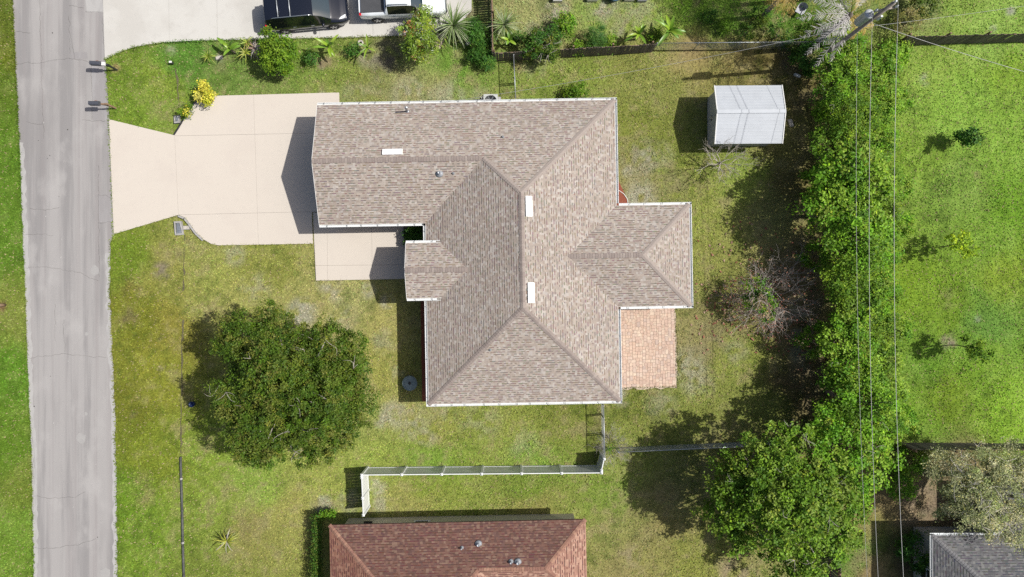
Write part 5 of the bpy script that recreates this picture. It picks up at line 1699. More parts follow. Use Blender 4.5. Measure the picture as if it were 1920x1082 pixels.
def make_tree(name, label, cat, base, lobes, dens, per, L, W, pal, trunk=.12, mat=None, bark=None, group=None, crad=.36, twigs=0, twig_mat=None, low=-.25, up=.6, fork=None, limbs=16, jitter=.22, shell=.62):
    """base (x, y); lobes in world coordinates"""
    bark = bark or M['bark']
    e = thing(name, label, cat, (base[0], base[1], 0), 0, group)
    lo = [(x - base[0], y - base[1], z, r, rz) for x, y, z, r, rz in lobes]
    V, Cc, cen = crown_cloud(lo, dens, per, L, W, pal, crad, low, jitter, up, shell)
    np_mesh('crown', V, Cc, 4, mat or M['leaf'], e)
    zc = np.mean([l[2] for l in lo])
    fz = fork or max(.25, zc * .45)
    top = Vector((np.mean([l[0] for l in lo]) * .5, np.mean([l[1] for l in lo]) * .5, fz))
    t = MB(); limb(t, (0, 0, -.15), top, trunk, trunk * .7, 5, .05, 9)
    t.build('trunk', bark, e)
    b = MB()
    pick = cen[rv.permutation(len(cen))[:limbs]]
    for c in pick:
        c = Vector(c)
        midp = top.lerp(c, .5) + Vector((0, 0, .08 * (c - top).length))
        limb(b, top, midp, trunk * .5, trunk * .26, 3, .08, 5)
        limb(b, midp, c, trunk * .26, trunk * .07, 3, .12, 4)
    b.build('branches', bark, e)
    if twigs:
        tw = MB()
        hi = cen[cen[:, 2] > np.percentile(cen[:, 2], 35)]
        for k in range(twigs):
            c = Vector(hi[rv.randint(len(hi))]) + Vector(rv.normal(size=3)) * .2
            c.z += .12
            for q in range(rv.randint(2, 5)):
                d = Vector(rv.normal(size=3)); d.z = abs(d.z) * .25; d.normalize()
                limb(tw, c, c + d * rv.uniform(.3, .75), .014, .005, 3, .25, 4)
        tag(tw.build('bare_twigs', twig_mat or M['pale_bark'], e), kind='stuff')
    return e

def sublobes(lobes, n, r, low=-.15, flat=.85, tuck=.75):
    """break big lobes into foliage clumps standing on their upper surface"""
    out, tries = [], 0
    w = np.array([l[3] ** 2 for l in lobes]); w = w / w.sum()
    while len(out) < n and tries < n * 40:
        tries += 1
        x, y, z, lr, lz = lobes[rv.choice(len(lobes), p=w)]
        d = unit(rv.normal(size=3))
        if d[2] < low: continue
        rr = rv.uniform(*r)
        q = np.array([x + d[0] * max(.1, lr - rr * tuck), y + d[1] * max(.1, lr - rr * tuck), z + d[2] * max(.1, lz - rr * .6)])
        if any(math.dist(q, o[:3]) < (rr + o[3]) * .46 for o in out): continue
        # not buried inside another lobe
        if any(((q[0] - a) ** 2 + (q[1] - b) ** 2) / (c2 * c2) + ((q[2] - c) / c3) ** 2 < .16 for a, b, c, c2, c3 in lobes): continue
        out.append((*q, rr, rr * flat))
    return out

def lobes_px(lst, flat=.8):
    out = []
    for (u, v, z, rp) in lst:
        k = (CAM_H - z) / FPX
        out.append((*P(u, v, z), rp * k, rp * k * flat))
    return out

OAK = [(0.063, 0.115, 0.011), (0.087, 0.134, 0.016), (0.050, 0.101, 0.011), (0.106, 0.148, 0.018), (0.069, 0.133, 0.010), (0.122, 0.141, 0.025)]
HEDGE = [(0.112, 0.260, 0.014), (0.148, 0.298, 0.019), (0.088, 0.222, 0.014), (0.178, 0.305, 0.026), (0.101, 0.238, 0.012), (0.201, 0.298, 0.036)]
MAPLE = [(0.105, 0.203, 0.017), (0.137, 0.234, 0.023), (0.080, 0.174, 0.014), (0.166, 0.240, 0.033), (0.116, 0.218, 0.014)]
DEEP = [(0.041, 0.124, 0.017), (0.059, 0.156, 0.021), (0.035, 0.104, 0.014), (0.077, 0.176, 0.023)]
MID = [(0.093, 0.195, 0.013), (0.123, 0.227, 0.016), (0.074, 0.163, 0.013), (0.148, 0.240, 0.018)]
YELLOW = [(.50, .47, .04), (.42, .42, .03), (.56, .52, .07), (.33, .36, .03), (.58, .55, .12)]
GREYOL = [(0.314, 0.338, 0.164), (0.396, 0.403, 0.210), (0.251, 0.284, 0.132), (0.459, 0.447, 0.266), (0.271, 0.328, 0.122)]
MANGO = [(0.163, 0.263, 0.025), (0.200, 0.300, 0.037), (0.125, 0.213, 0.019), (0.250, 0.325, 0.037), (0.112, 0.188, 0.025)]

# big shade tree on the front lawn
oak = lobes_px([(550, 722, 5.0, 88), (500, 690, 5.0, 50), (600, 690, 4.9, 56), (560, 780, 4.9, 60), (470, 640, 4.3, 60), (432, 650, 4.0, 36), (640, 680, 4.8, 62), (660, 755, 4.4, 44), (497, 800, 4.8, 72), (590, 815, 4.4, 58), (520, 622, 4.8, 52), (612, 645, 4.7, 54), (455, 740, 4.7, 56), (480, 840, 3.7, 36), (600, 740, 6.2, 66), (520, 700, 6.2, 66), (655, 715, 4.2, 46), (640, 800, 3.8, 42)])
make_tree('shade_tree', 'big round dark green shade tree on the front lawn', 'tree', P2(577, 708), sublobes(oak, 120, (.55, .95)) + [(a, b, c, d * .80, e * .80) for a, b, c, d, e in oak], 26, 46, .14, .065, OAK, .26, M['leaf'], M['pale_bark'], None, .24, 24, M['pale_bark'], limbs=40, shell=.55)

# large tree at the lower right and its neighbour in the row
big = lobes_px([(1455, 930, 5.0, 100), (1392, 895, 4.4, 56), (1362, 945, 3.8, 48), (1530, 925, 4.4, 66), (1515, 1005, 3.9, 60), (1420, 868, 4.5, 52), (1482, 855, 4.9, 56), (1560, 995, 3.4, 46), (1395, 1000, 3.3, 34), (1495, 1062, 3.5, 46), (1455, 960, 5.8, 66), (1560, 950, 3.6, 46), (1440, 1040, 2.8, 26)])
make_tree('maple_tree', 'large spreading bright green tree at the bottom right', 'tree', P2(1430, 905), sublobes(big, 130, (.35, .75), tuck=.25) + [(a, b, c, d * .68, e * .68) for a, b, c, d, e in big], 24, 32, .175, .105, MAPLE, .24, M['leaf'], M['pale_bark'], None, .26, 20, M['pale_bark'], limbs=44, shell=.45)
nb = lobes_px([(1575, 835, 4.3, 62), (1612, 885, 3.7, 50), (1545, 800, 4.0, 40), (1622, 825, 3.6, 46), (1560, 880, 4.0, 46), (1600, 940, 3.0, 34), (1655, 850, 2.6, 36)])
make_tree('maple_tree', 'leafy green tree where the hedgerow meets the large bottom tree', 'tree', P2(1540, 815), nb, 14, 46, .19, .12, HEDGE, .18, M['leaf'], M['bark'], None, .34, 8, limbs=24, shell=.5)
gt = lobes_px([(1785, 895, 4.2, 44), (1845, 880, 4.8, 50), (1835, 945, 4.8, 56), (1900, 925, 5.0, 60), (1905, 985, 4.4, 44), (1765, 868, 3.8, 32), (1885, 862, 3.8, 40), (1790, 945, 3.6, 34), (1930, 880, 4.6, 50), (1860, 985, 3.8, 34)])
make_tree('grey_tree', 'grey green wispy tree overhanging the grey roofed house', 'tree', P2(1820, 890), gt, 24, 84, .12, .045, GREYOL, .2, M['leaf'], M['pale_bark'], None, .32, 120, simple('white_twig', (.55, .51, .46), .9, var=.25), limbs=40, shell=.4)

# the hedgerow along the back boundary: five prototypes, copied
protos = []
for k in range(5):
    lob = []
    for q in range(4):
        a = q * 1.7 + k
        lob.append((math.cos(a) * .75 * (q > 0), math.sin(a) * .75 * (q > 0), 3.0 - .45 * (q > 0) + .25 * ((q + k) % 2), 1.25 - .22 * (q > 0), 1.15))
    e = make_tree('hedgerow_tree', 'x', 'tree', (0, 0), lob, [21, 28, 18, 22, 17][k], 52, [.14, .115, .165, .13, .185][k], [.08, .06, .09, .075, .085][k], [HEDGE, MID, HEDGE, HEDGE[:3] + MID, MID + MAPLE][k], .11, M['leaf'], M['bark'], 'trees of the back hedgerow', .30, 1, limbs=14, low=-.35, jitter=.28, shell=.5)
    protos.append(e)
rowl = [(1585, 108), (1572, 168), (1592, 225), (1568, 282), (1590, 340), (1566, 398), (1588, 452), (1578, 512), (1600, 566), (1578, 622), (1592, 690), (1604, 752)]
rowr = [(1655, 128), (1648, 196), (1640, 262), (1652, 318), (1650, 392), (1648, 448), (1632, 505), (1652, 560), (1640, 610), (1648, 668), (1652, 728), (1658, 785)]
side_l = ['near the utility pole', 'above the shed level', 'right of the shed', 'just below the shed', 'opposite the bare sapling', 'opposite the rear wing', 'beside the upper part of the dry brush', 'beside the dry brush', 'below the dry brush', 'opposite the patio', 'above the large bottom tree', 'touching the large bottom tree']
used = set()
k = 0
for col_, rows in enumerate((rowl, rowr)):
    for i, (u, v) in enumerate(rows):
        src = protos[(k * 3 + col_) % 5]
        o_ = src if src.name not in used else copy_tree(src)
        used.add(src.name)
        s = (rv.uniform(.92, 1.2) if col_ == 0 else rv.uniform(.70, .9)) * (.84 if (v < 300 or 480 < v < 640) and col_ == 0 else 1.0)
        zc = 2.9 * s
        x, y = P2(u, v, zc)
        o_.location = (x, y, -.05)
        o_.scale = (s * 1.14, s * 1.14, s * (1.12 if col_ == 0 else .95))
        o_.rotation_euler = (0, 0, k * 2.1)
        o_['label'] = ('taller hedgerow tree ' if col_ == 0 else 'lower hedgerow tree on the field side ') + side_l[i]
        k += 1
for pr in protos:
    if pr['label'] == 'x': pr['label'] = 'hedgerow tree'
# low suckers and vines filling the foot of the row
def bush(name, label, u, v, z, rp, pal, dens=26, per=60, L=.13, W=.065, cat='bush', group=None, mat=None, crad=.24, lobs=None, flat=.85, trunk=.035, twigs=0):
    lb = lobes_px(lobs or [(u, v, z, rp)], flat)
    g = P(u, v, z)
    return make_tree(name, label, cat, (g[0], g[1]), lb, dens * 2.0, per, L, W, pal, trunk, mat, M['bark'], group, crad, twigs, None, -.5, .5, limbs=8)
for i, (u, v, rp, lab) in enumerate([(1548, 210, 22, 'low leafy sucker bush right of the shed'), (1534, 330, 24, 'low leafy sucker bush below the shed'), (1530, 372, 20, 'small sucker bush by the hedgerow shade'), (1530, 480, 26, 'leafy sucker bush above the dry brush'), (1526, 640, 32, 'low leafy bush jutting left below the dry brush'), (1548, 790, 28, 'low leafy bush above the large bottom tree'),
                            (1680, 100, 28, 'low bush at the top field edge of the hedgerow'), (1685, 190, 22, 'small bush at the upper field edge'), (1690, 420, 22, 'small bush at the middle field edge'), (1682, 350, 24, 'low bush at the field edge beside the wires'), (1688, 620, 18, 'small low bush at the lower field edge'), (1690, 790, 30, 'low bush near the lower dark fence'), (1700, 870, 30, 'bush under the wires by the lower dark fence'), (1690, 910, 26, 'low bush in the brown grass below the fence'), (1520, 110, 34, 'shaded bush between chain link fence and palm')]):
    bush('shrub', lab, u, v, .8, rp, HEDGE if i not in (14,) else DEEP, 20, 46, .15, .085, 'shrub', 'suckers along the hedgerow', crad=.26)

# ------------------------------------------------------------------ small leafy things
bush('round_bush', 'large round bright green bush beside the black car', 517, 97, 1.5, 34, MID, 24, 60, .13, .08, lobs=[(517, 97, 1.5, 30), (500, 72, 1.4, 16), (528, 115, 1.2, 22), (535, 90, 1.3, 20), (508, 118, 1.2, 18)])
bush('yellow_shrub', 'bright yellow leafed shrub at the driveway curve', 382, 176, .75, 20, YELLOW, 40, 46, .13, .075, 'shrub', lobs=[(384, 178, .7, 14), (380, 161, .9, 7), (396, 182, .5, 8), (371, 178, .5, 7)])
bush('yellow_shrub', 'smaller yellow leafed shrub left of the bright one', 349, 207, .4, 12, YELLOW + MID, 40, 40, .12, .07, 'shrub')
bush('dark_shrub', 'small dark blue green shrub left of the young banana', 583, 107, .4, 13, DEEP, 40, 46, .11, .06, 'shrub')
bush('dark_shrub', 'small dark green shrub between the banana plants', 661, 93, .4, 12, DEEP, 40, 46, .11, .06, 'shrub')
bush('oleander_bush', 'round dark green bush by the wooden fence corner', 895, 66, .9, 25, DEEP, 34, 60, .17, .04, lobs=[(886, 62, .9, 19), (906, 70, .9, 17), (892, 50, .8, 14)])
bush('oleander_bush', 'lower round dark green bush on the lawn by the fence corner', 903, 111, .7, 20, DEEP, 34, 60, .17, .04, lobs=[(900, 108, .7, 17), (914, 114, .6, 14), (896, 96, .6, 8)])
bush('house_bush', 'small green bush hugging the north house wall', 1083, 172, .7, 17, MID, 36, 56, .10, .06, lobs=[(1088, 170, .7, 15), (1070, 176, .6, 11)])
bush('porch_shrub', 'dark green shrub in the bed between garage and porch', 779, 438, .7, 22, DEEP, 34, 56, .14, .08, lobs=[(782, 438, .7, 18), (768, 430, .6, 11), (766, 447, .5, 9), (790, 446, .6, 12)])
bush('lime_bush', 'dark leafy bush leaning over the wooden fence', 1015, 85, 1.3, 36, DEEP + OAK, 24, 50, .15, .055, lobs=[(1010, 78, 1.4, 24), (1035, 92, 1.2, 18), (990, 88, 1.1, 16), (1035, 68, 1.3, 20), (1005, 98, 1.5, 12), (1030, 105, 1.5, 9)], twigs=5)
bush('lime_bush', 'brighter green bush above the dark leaning bush', 1060, 45, 1.0, 22, MID + HEDGE, 28, 50, .13, .07, lobs=[(1062, 45, 1.0, 17), (1050, 36, .9, 11), (1066, 60, .8, 9)])
bush('fern_bush', 'soft feathery green bush behind the wooden fence', 1116, 68, .8, 22, [(.06, .15, .025), (.08, .18, .03), (.05, .13, .03)], 40, 70, .12, .03, lobs=[(1118, 66, .8, 19), (1104, 76, .6, 11), (1125, 80, .5, 11)])
for i, (u, v, lab) in enumerate([(1145, 80, 'low weedy plant along the wooden fence right of the feathery bush'), (975, 72, 'low weedy plant left of the dark leaning bush'), (1230, 66, 'leafy plant between the two banana clumps'), (1330, 28, 'small bush in the shade of the palm'), (1358, 50, 'small pale bush right of the banana clumps'), (1085, 92, 'low yellow green weeds at the fence foot')]):
    bush('weed_clump', lab, u, v, .35, 12, [HEDGE, DEEP, MID, DEEP, MID, HEDGE][i], 40, 40, .12, .06, 'plant')
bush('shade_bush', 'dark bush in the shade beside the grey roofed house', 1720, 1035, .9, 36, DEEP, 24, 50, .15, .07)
bush('dark_bush', 'dark bush right of the utility pole at the top edge', 1732, 8, .9, 24, OAK, 26, 50, .13, .07)
bush('tan_bush', 'yellowish dry bush just right of the utility pole', 1700, 45, .8, 26, [(.22, .21, .07), (.28, .25, .11), (.18, .19, .05)], 28, 46, .12, .05)
# mango tree with reddish tips between pickup and lawn
mg = lobes_px([(785, 65, 2.4, 24), (795, 40, 2.2, 20), (775, 90, 1.9, 20), (800, 75, 2.2, 20), (790, 108, 1.4, 12), (770, 55, 2.0, 16), (805, 95, 1.6, 12), (795, 22, 1.8, 12)])
make_tree('mango_tree', 'young mango tree with bright leaf whorls beside the white pickup', 'tree', P2(795, 92), mg, 60, 44, .20, .05, MANGO * 4 + [(.32, .15, .05)], .05, M['wax_leaf'], M['bark'], None, .24, 2, limbs=14, low=-.6)

# clipped hedge beside the red roofed house
def hedge_box(name, label, a, b, w, h, pal):
    L = math.hypot(b[0] - a[0], b[1] - a[1])
    e = thing(name, label, 'hedge', (a[0], a[1], 0), math.atan2(b[1] - a[1], b[0] - a[0]))
    n = int(L * 900)
    c = np.stack([rv.uniform(0, L, n), rv.normal(0, w * .36, n), h * rv.uniform(.15, 1.0, n) ** .6 + .06 * np.sin(rv.uniform(0, 6, n))], -1)
    gap = vnoise(c[:, 0] * 1.7, c[:, 0] * 0 + 3.3)
    c = c[gap > .22]
    pl_ = np.array(pal)
    np_mesh('foliage', leaf_quads(c, .10, .06, .5), pl_[rv.randint(len(pl_), size=len(c))] * rv.uniform(.7, 1.3, len(c))[:, None], 4, M['leaf'], e)
    st = MB()
    for k in range(int(L / .5)):
        limb(st, (k * .5 + .2, 0, -.1), (k * .5 + .2 + rv.normal() * .1, rv.normal() * .05, h * .7), .025, .01, 3, .1, 5)
    st.build('stems', M['bark'], e)
ha, hb = P2(592, 966, 1.2), P2(590, 1120, 1.2)
hedge_box('clipped_hedge', 'narrow clipped hedge along the left side of the red roofed house', ha, hb, .42, 1.25, DEEP + OAK)
hedge_box('clipped_hedge', 'short hedge return at the corner of the red roofed house', P2(598, 967, 1.0), P2(628, 965, 1.0), .34, 1.05, MID + HEDGE)

# ------------------------------------------------------------------ strap leaved plants, bananas, palms
def strap(p, az, L, W, rise, droop, n=7, fold=.25, taper=.9):
    """one long arching leaf as quads; returns vertices and faces"""
    vs, fs = [], []
    x = 0.0; z = 0.0
    ang = rise
    pts = []
    for i in range(n + 1):
        pts.append((x, z))
        x += math.cos(ang) * L / n; z += math.sin(ang) * L / n
        ang -= droop / n
    ca, sa = math.cos(az), math.sin(az)
    for i, (d, h) in enumerate(pts):
        t = i / n
        w = W * (math.sin(math.pi * min(1, .12 + t * .88)) ** .6 if taper > .5 else 1 - t * .9)
        w = max(w, .004)
        cx, cy = p[0] + ca * d, p[1] + sa * d
        vs += [(cx - sa * w / 2, cy + ca * w / 2, p[2] + h + w * fold), (cx, cy, p[2] + h), (cx + sa * w / 2, cy - ca * w / 2, p[2] + h + w * fold)]
    for i in range(n):
        a = i * 3
        fs += [(a, a + 1, a + 4, a + 3), (a + 1, a + 2, a + 5, a + 4)]
    return vs, fs

def rosette(name, label, cat, u, v, z, n, L, W, cols, rise=(.3, 1.4), droop=(.8, 1.9), trunk=.06, split=True, taper=.3, base=None):
    w = P(u, v, z)
    e = thing(name, label, cat, (w[0], w[1], 0))
    MB().tube([(0, 0, -.1), (0, 0, max(z, .12))], [trunk, trunk * .8], 8).build('stem', M['bark'], e)
    joined = MB()
    for k in range(n):
        az = k * 2.399 + (rv.uniform(-.9, .9) if split else rv.uniform(-.3, .3))
        t = k / max(1, n - 1)
        r_ = rise[1] + (rise[0] - rise[1]) * t + rv.uniform(-.15, .15)
        c = np.array(cols[rv.randint(len(cols))]) * rv.uniform(.85, 1.15)
        vs, fs = strap((0, 0, max(z, .1)), az, L * rv.uniform(.5 if split else .75, 1.2), W * rv.uniform(.8, 1.15), r_, rv.uniform(*droop), 7, .22, taper)
        if split:
            MB().add(vs, fs, tuple(c), True).build('leaf', M['wax_leaf'], e)
        else:
            joined.add(vs, fs, tuple(c), True)
    if not split:
        joined.build('leaves', M['wax_leaf'], e)
    return e
LIME = [(.22, .34, .03), (.16, .29, .03), (.27, .38, .05), (.12, .23, .03)]
STRIPE = [(.20, .26, .10), (.27, .32, .17), (.16, .23, .07), (.30, .34, .20), (.13, .22, .05)]
YG = [(.32, .38, .05), (.26, .33, .05), (.38, .40, .09)]
rosette('spiky_plant', 'big striped spiky plant with arching leaves in front of the pickup', 'plant', 850, 50, .9, 110, 1.55, .085, STRIPE, (.05, 1.45), (.7, 1.7), .09, False, .3)
rosette('spiky_plant', 'striped spiky plant inside the wooden fence corner', 'plant', 945, 48, .8, 70, 1.25, .075, STRIPE, (.1, 1.4), (.7, 1.6), .08, False, .3)
rosette('spiky_plant', 'small yellow green spiky plant at the left end of the bed', 'plant', 391, 106, .35, 46, .55, .05, YG + LIME, (.1, 1.4), (.5, 1.5), .05, False, .3)
rosette('young_palm', 'leaning young palm with broad lime leaves by the driveway', 'palm', 432, 92, .8, 7, 1.0, .20, LIME, (.1, 1.25), (.5, 1.3), .05, True, .9)
rosette('young_palm', 'yellow green small palm left of the dried stump', 'palm', 461, 100, .6, 18, .65, .08, YG, (.0, 1.3), (.6, 1.5), .05, False, .3)
rosette('young_palm', 'small ochre green palm at the driveway edge by the stump', 'palm', 464, 80, .6, 16, .6, .08, YG + [(.34, .26, .08)], (.0, 1.3), (.6, 1.5), .05, False, .3)
rosette('dry_palm_stump', 'dried grey brown palm stump beside the round bush', 'palm', 479, 92, .7, 26, .75, .10, [(.42, .36, .30), (.36, .30, .25), (.50, .45, .40), (.26, .17, .14)], (-.3, .9), (1.2, 2.4), .12, False, .3)
rosette('banana_plant', 'young banana plant with lime leaves on the lawn edge', 'plant', 618, 88, .9, 7, 1.05, .21, LIME, (.2, 1.4), (.6, 1.4), .06, True, .9)
rosette('banana_plant', 'thin banana plant with upright lime leaf near the ring', 'plant', 690, 90, .8, 7, .85, .13, LIME, (.0, 1.4), (.6, 1.3), .05, True, .9)
rosette('banana_plant', 'small banana plant inside the fence corner', 'plant', 955, 76, .7, 7, .8, .17, LIME, (.2, 1.3), (.6, 1.3), .05, True, .9)
rosette('banana_plant', 'left banana clump behind the wooden fence end', 'plant', 1198, 64, .9, 10, 1.0, .18, LIME, (.2, 1.4), (.5, 1.3), .07, True, .9)
rosette('banana_plant', 'right banana clump at the start of the chain link fence', 'plant', 1256, 58, 1.0, 12, 1.15, .21, LIME, (.2, 1.4), (.5, 1.3), .08, True, .9)
rosette('cycad_plant', 'small palm with yellow and bleached fronds on the lower front lawn', 'palm', 426, 1014, .55, 30, .80, .09, [(.30, .33, .04), (.24, .30, .03), (.36, .36, .06), (.50, .46, .40), (.15, .2, .03)], (.0, 1.1), (.5, 1.4), .06, False, .3)
x, y = P2(676, 81)
tr_ = MB()
n = 20
for k in range(n):
    pass
tag(MB().lathe(x, y, [(.18, .0), (.2, .05), (.17, .09), (.10, .09), (.09, .0)], 18).build('paver_ring', M['stone']), 'small round stone ring in the bed behind the banana plants', 'ring')

def frond(L, cols, droop, rise, n=24, leaf=.42, ragged=0.0):
    """pinnate frond along +x, colour per leaflet"""
    m = MB()
    pts, x, z, a = [], 0, 0, rise
    N = 12
    for i in range(N + 1):
        pts.append(Vector((x, 0, z)))
        x += math.cos(a) * L / N; z += math.sin(a) * L / N; a -= droop / N
    m.tube(pts, [.028 * (1 - .75 * i / N) for i in range(N + 1)], 5, tuple(np.array(cols[0]) * .9))
    for k in range(n):
        t = .12 + .88 * k / n
        i = min(int(t * N), N - 1); f = t * N - i
        p_ = pts[i].lerp(pts[i + 1], f); d = (pts[i + 1] - pts[i]).normalized()
        for s in (-1, 1):
            if rv.rand() < ragged: continue
            ll = leaf * math.sin(math.pi * (.12 + .8 * t)) * rv.uniform(.75, 1.15)
            dirv = (d * .75 + Vector((0, s, -.35 + rv.normal() * .18))).normalized()
            w = .015
            q = p_ + dirv * ll
            q2 = p_ + dirv * ll * .5 + Vector((0, 0, .02))
            sd = dirv.cross(Vector((0, 0, 1))).normalized() * w
            c = tuple(np.array(cols[rv.randint(len(cols))]) * rv.uniform(.8, 1.2))
            m.add([p_ - sd * .5, p_ + sd * .5, q2 + sd, q2 - sd, q], [(0, 1, 2, 3), (3, 2, 4)], c)
    return m
DEAD = [(.46, .44, .43), (.54, .52, .51), (.40, .38, .37), (.60, .57, .56)]
GOLD = [(.42, .30, .08), (.50, .38, .14), (.36, .27, .08)]
GREEN = [(.10, .16, .025), (.14, .19, .03), (.22, .22, .04)]
def palm(label, u, v, z, spec, trunk=.13):
    w = P(u, v, z)
    e = thing('palm_tree', label, 'palm', (w[0], w[1], 0))
    MB().tube([(0, 0, -.2), (.02, .01, z * .5), (0, 0, z)], [trunk * 1.2, trunk, trunk], 10).build('trunk', M['pale_bark'], e)
    MB().lathe(0, 0, [(trunk, z - .3), (trunk * 1.6, z - .1), (trunk * 1.3, z + .15), (.04, z + .35)], 10).build('crownshaft', M['bark'], e)
    for (az, L, cols, droop, rise, rag) in spec:
        f = frond(L, cols, droop, rise, 30, .45, rag)
        o_ = f.build('frond', M['leaf'], e, (0, 0, z + .1), R(az))
palm('palm with bleached dead fronds beside the utility pole', 1592, 30, 5.0,
     [(a, L, DEAD, d, r, .3) for a, L, d, r in [(183, 3.1, 1.2, .5), (203, 3.2, 1.4, .45), (222, 3.3, 1.3, .4), (238, 3.4, 1.3, .35), (252, 2.8, 1.5, .35), (160, 2.6, 1.3, .6), (138, 2.4, 1.3, .6), (112, 2.3, 1.3, .7), (85, 2.2, 1.3, .7), (213, 2.0, 1.9, .2), (245, 1.9, 1.9, .1), (60, 2.0, 1.4, .6)]]
     + [(20, 1.8, GREEN, 1.2, .7, 0), (320, 1.6, GOLD, 1.6, .4, .1), (290, 1.5, GOLD, 1.8, .4, .1), (110, 1.8, GREEN, 1.2, 1.1, 0), (340, 1.7, GOLD, 1.5, .5, .1), (80, 1.8, GOLD, 1.4, .8, .1)])
palm('palm with golden brown fronds at the top edge above the chair', 1486, -30, 4.6,
     [(a, 2.0, GOLD, 1.7, .45, .1) for a in (200, 215, 228, 242, 256, 270)] + [(a, 2.3, GREEN, 1.3, .8, 0) for a in (0, 25, 50, 75, 100, 125, 150, 175, 300, 330)])
palm('green palm beyond the top edge behind the dead fronds', 1620, -95, 6.2,
     [(a, 2.7, GREEN if a % 2 else GOLD, 1.4, .7, .05) for a in range(0, 360, 19)])
palm('tall green palm beyond the top edge, shading the fenced yard', 1530, -110, 6.0,
     [(a, 2.8, GREEN, 1.4, .7, .0) for a in range(5, 360, 18)])
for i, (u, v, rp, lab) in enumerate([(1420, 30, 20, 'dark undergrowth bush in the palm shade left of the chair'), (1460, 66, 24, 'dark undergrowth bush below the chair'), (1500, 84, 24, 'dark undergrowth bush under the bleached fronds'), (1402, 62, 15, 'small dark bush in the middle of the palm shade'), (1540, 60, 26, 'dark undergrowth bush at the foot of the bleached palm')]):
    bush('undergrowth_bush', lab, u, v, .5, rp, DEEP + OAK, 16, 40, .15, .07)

# ------------------------------------------------------------------ bare and dry plants
def twig_tree(m, p, d, L, r, depth, spread=.55, kids=3, lift=.1, leaf=None):
    p, d = Vector(p), Vector(d).normalized()
    q = p
    pts = [p.copy()]
    for i in range(3):
        d2 = (d + Vector(rv.normal(size=3)) * .14).normalized()
        q = q + d2 * L / 3
        pts.append(q.copy())
    m.tube(pts, [r, r * .88, r * .76, r * .62], 4 if depth < 2 else 6, None, False)
    if leaf is not None and depth <= 1: leaf.append(q.copy())
    if depth <= 0: return
    for k in range(kids):
        nd = (d + Vector(rv.normal(size=3)) * spread + Vector((0, 0, lift))).normalized()
        st = pts[rv.randint(1, 4)]
        twig_tree(m, st, nd, L * rv.uniform(.6, .85), r * .6, depth - 1, spread, kids, lift, leaf)
b0 = P2(1340, 312)
bt_ = thing('bare_tree', 'leafless grey sapling below the shed', 'tree', (b0[0], b0[1], 0))
m = MB(); limb(m, (0, 0, -.1), (.03, .02, 1.1), .055, .045, 4, .04, 8); m.build('trunk', M['pale_bark'], bt_)
m = MB()
for k in range(9):
    a = k * 2.4
    twig_tree(m, (.03, .02, .7 + .09 * k * .6), (math.cos(a) * 1.0, math.sin(a) * 1.0, .8), 1.0, .024, 3, .40, 3, .12)
m.build('branches', simple('pale_twig', (.52, .47, .40), .9, var=.25), bt_)

DRYL = [(.30, .12, .08), (.36, .17, .11), (.26, .10, .07), (.40, .28, .2), (.33, .2, .14)]
def dry_bush(label, u, v, h, n, spreadr, green=0.0, depth=3, L=.8, leaves=True, mat=None, up=.8, r=.022, kids=3, name='dry_brush'):
    x, y = P2(u, v)
    e = thing(name, label, 'bush', (x, y, 0))
    m = MB(); tips = []
    for k in range(n):
        a = k * 2.399
        rr = spreadr * math.sqrt((k + .5) / n)
        twig_tree(m, (rr * math.cos(a) * .5, rr * math.sin(a) * .5, .02), (math.cos(a) * .6, math.sin(a) * .6, up), L * h * .6, r, depth, .5, kids, .08, tips)
    m.build('branches', mat or M['twig'], e)
    if leaves and tips:
        t = np.array(tips); t = t[rv.permutation(len(t))[:min(220, int(len(t) * .4))]]
        t = np.repeat(t, 2, 0) + rv.normal(size=(len(t) * 2, 3)) * .07
        pl_ = np.array(DRYL)
        c = pl_[rv.randint(len(pl_), size=len(t))] * rv.uniform(.7, 1.3, len(t))[:, None]
        if green:
            gsel = rv.rand(len(t)) < green
            c[gsel] = np.array([.09, .15, .02])
        np_mesh('dry_leaves', leaf_quads(t, .11, .06, .5), c, 4, M['leaf'], e)
dry_bush('dense tangle of dry grey brush with rusty leaves by the hedgerow', 1432, 560, 3.3, 20, 1.3, 0, 3, .7, True, simple('dry_brush_twig', (.52, .46, .42), .9, var=.3, scale=10), .8, .02, 3)
dry_bush('small green and dry thicket left of the brush tangle', 1403, 548, 1.5, 9, .7, .75, 2, .9, True)
dry_bush('dead branch leaning toward the hedgerow above the brush tangle', 1478, 512, 2.0, 5, .5, 0, 3, .9, False, M['pale_bark'], .6)
dry_bush('low dry branches below the brush tangle', 1425, 600, 1.2, 8, .8, .25, 2, .9, True)
dry_bush('dry brush patch at the left of the thicket', 1372, 560, 1.8, 10, .6, .3, 3, .7, True)
dry_bush('grey twiggy leafless shrub at the white fence end', 1142, 832, 1.5, 22, .75, 0, 3, .75, False, simple('grey_twig', (.46, .42, .38), .9, var=.25), .75, .011, 3, 'twiggy_shrub')
bush('fence_plant', 'small green plant in the grey twiggy shrub', 1140, 842, .6, 8, MID, 40, 30, .10, .06, 'plant')
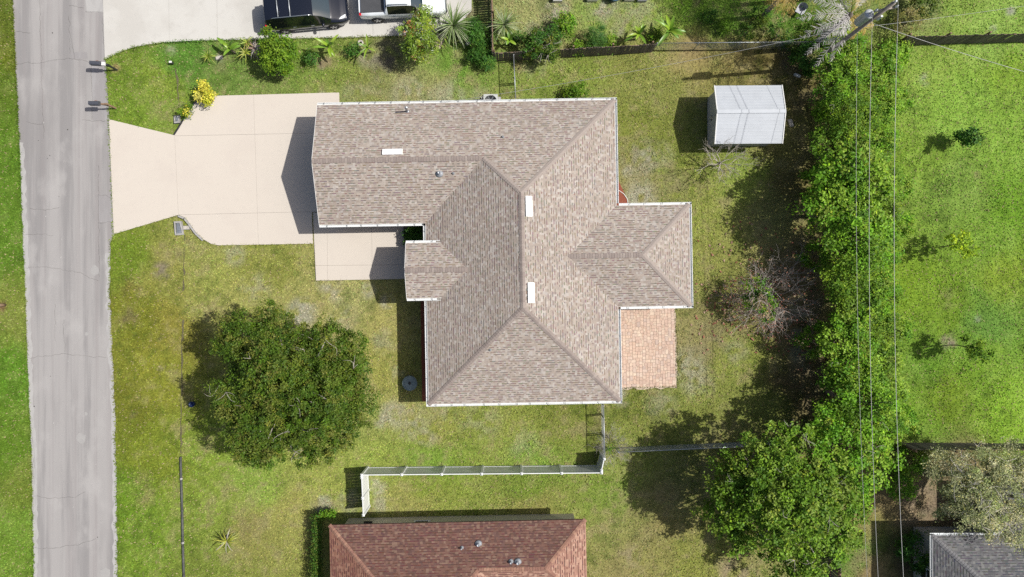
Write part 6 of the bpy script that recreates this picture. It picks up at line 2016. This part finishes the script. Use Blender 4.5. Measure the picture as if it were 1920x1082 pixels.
bush('thicket_shrub', 'small green shrub within the dry brush', 1424, 550, 2.3, 22, MID + DEEP + [(.26, .2, .12)], 22, 40, .14, .07, 'shrub', lobs=[(1415, 536, 2.2, 16), (1434, 562, 2.5, 19), (1408, 566, 2.0, 14), (1440, 590, 2.2, 14)], twigs=8)

# saplings on the field
def sapling(label, u, v, h, cz, cr, pal, per=40, lob=None, stem_top=None):
    x, y = P2(u, v)
    e = thing('sapling', label, 'tree', (x, y, 0))
    m = MB(); limb(m, (0, 0, -.1), (.02, .02, h), .035, .010, 5, .02, 6); m.build('trunk', M['bark'], e)
    lb = lob or [(math.cos(q * 2.4) * cr * .75 * (.4 + .6 * (q % 3) / 2), math.sin(q * 2.4) * cr * .75 * (.4 + .6 * (q % 2)), cz + (q - 3) * .18, cr * .38, cr * .32) for q in range(8)]
    V, Cc, cen = crown_cloud(lb, 46, per, .16, .09, pal, .2, -.7, .2, .5, .3)
    np_mesh('crown', V, Cc, 4, M['leaf'], e)
    m = MB()
    for c in cen[rv.permutation(len(cen))[:14]]:
        limb(m, (.01, .01, max(.3, c[2] * .6)), c, .014, .005, 3, .1, 4)
    m.build('branches', M['bark'], e)
sapling('slim dark sapling with long bare tip in the upper field', 1790, 266, 3.3, 1.2, .58, DEEP, 40)
sapling('yellow green sapling in the middle of the right field', 1766, 463, 2.4, 1.9, .85, [(.27, .40, .02), (.33, .44, .02), (.21, .34, .02)], 28)
sapling('dark green sapling with sand at its foot in the lower field', 1786, 647, 2.7, 2.1, .85, MID, 32)

# fallen leaves under the dry brush
n = 420
fx, fy = [], []
for (u, v, s, k) in [(1440, 560, 55, 220), (1400, 470, 60, 60), (1340, 590, 40, 60), (1500, 640, 30, 80)]:
    a, b = P2(u, v)
    fx.append(rv.normal(a, s / 30, k)); fy.append(rv.normal(b, s / 42, k))
fx, fy = np.concatenate(fx), np.concatenate(fy)
k = ~inside(PATIO, fx, fy) & (fx > 10.9)
fx, fy = fx[k], fy[k]
pl_ = np.array(DRYL)
tag(np_mesh('fallen_leaves', leaf_quads(np.stack([fx, fy, ground_z(fx, fy) + .07], -1), .19, .12, 2.0), pl_[rv.randint(len(pl_), size=len(fx))], 4, M['leaf'], kind='stuff'), 'rusty fallen leaves scattered round the dry brush', 'leaves')
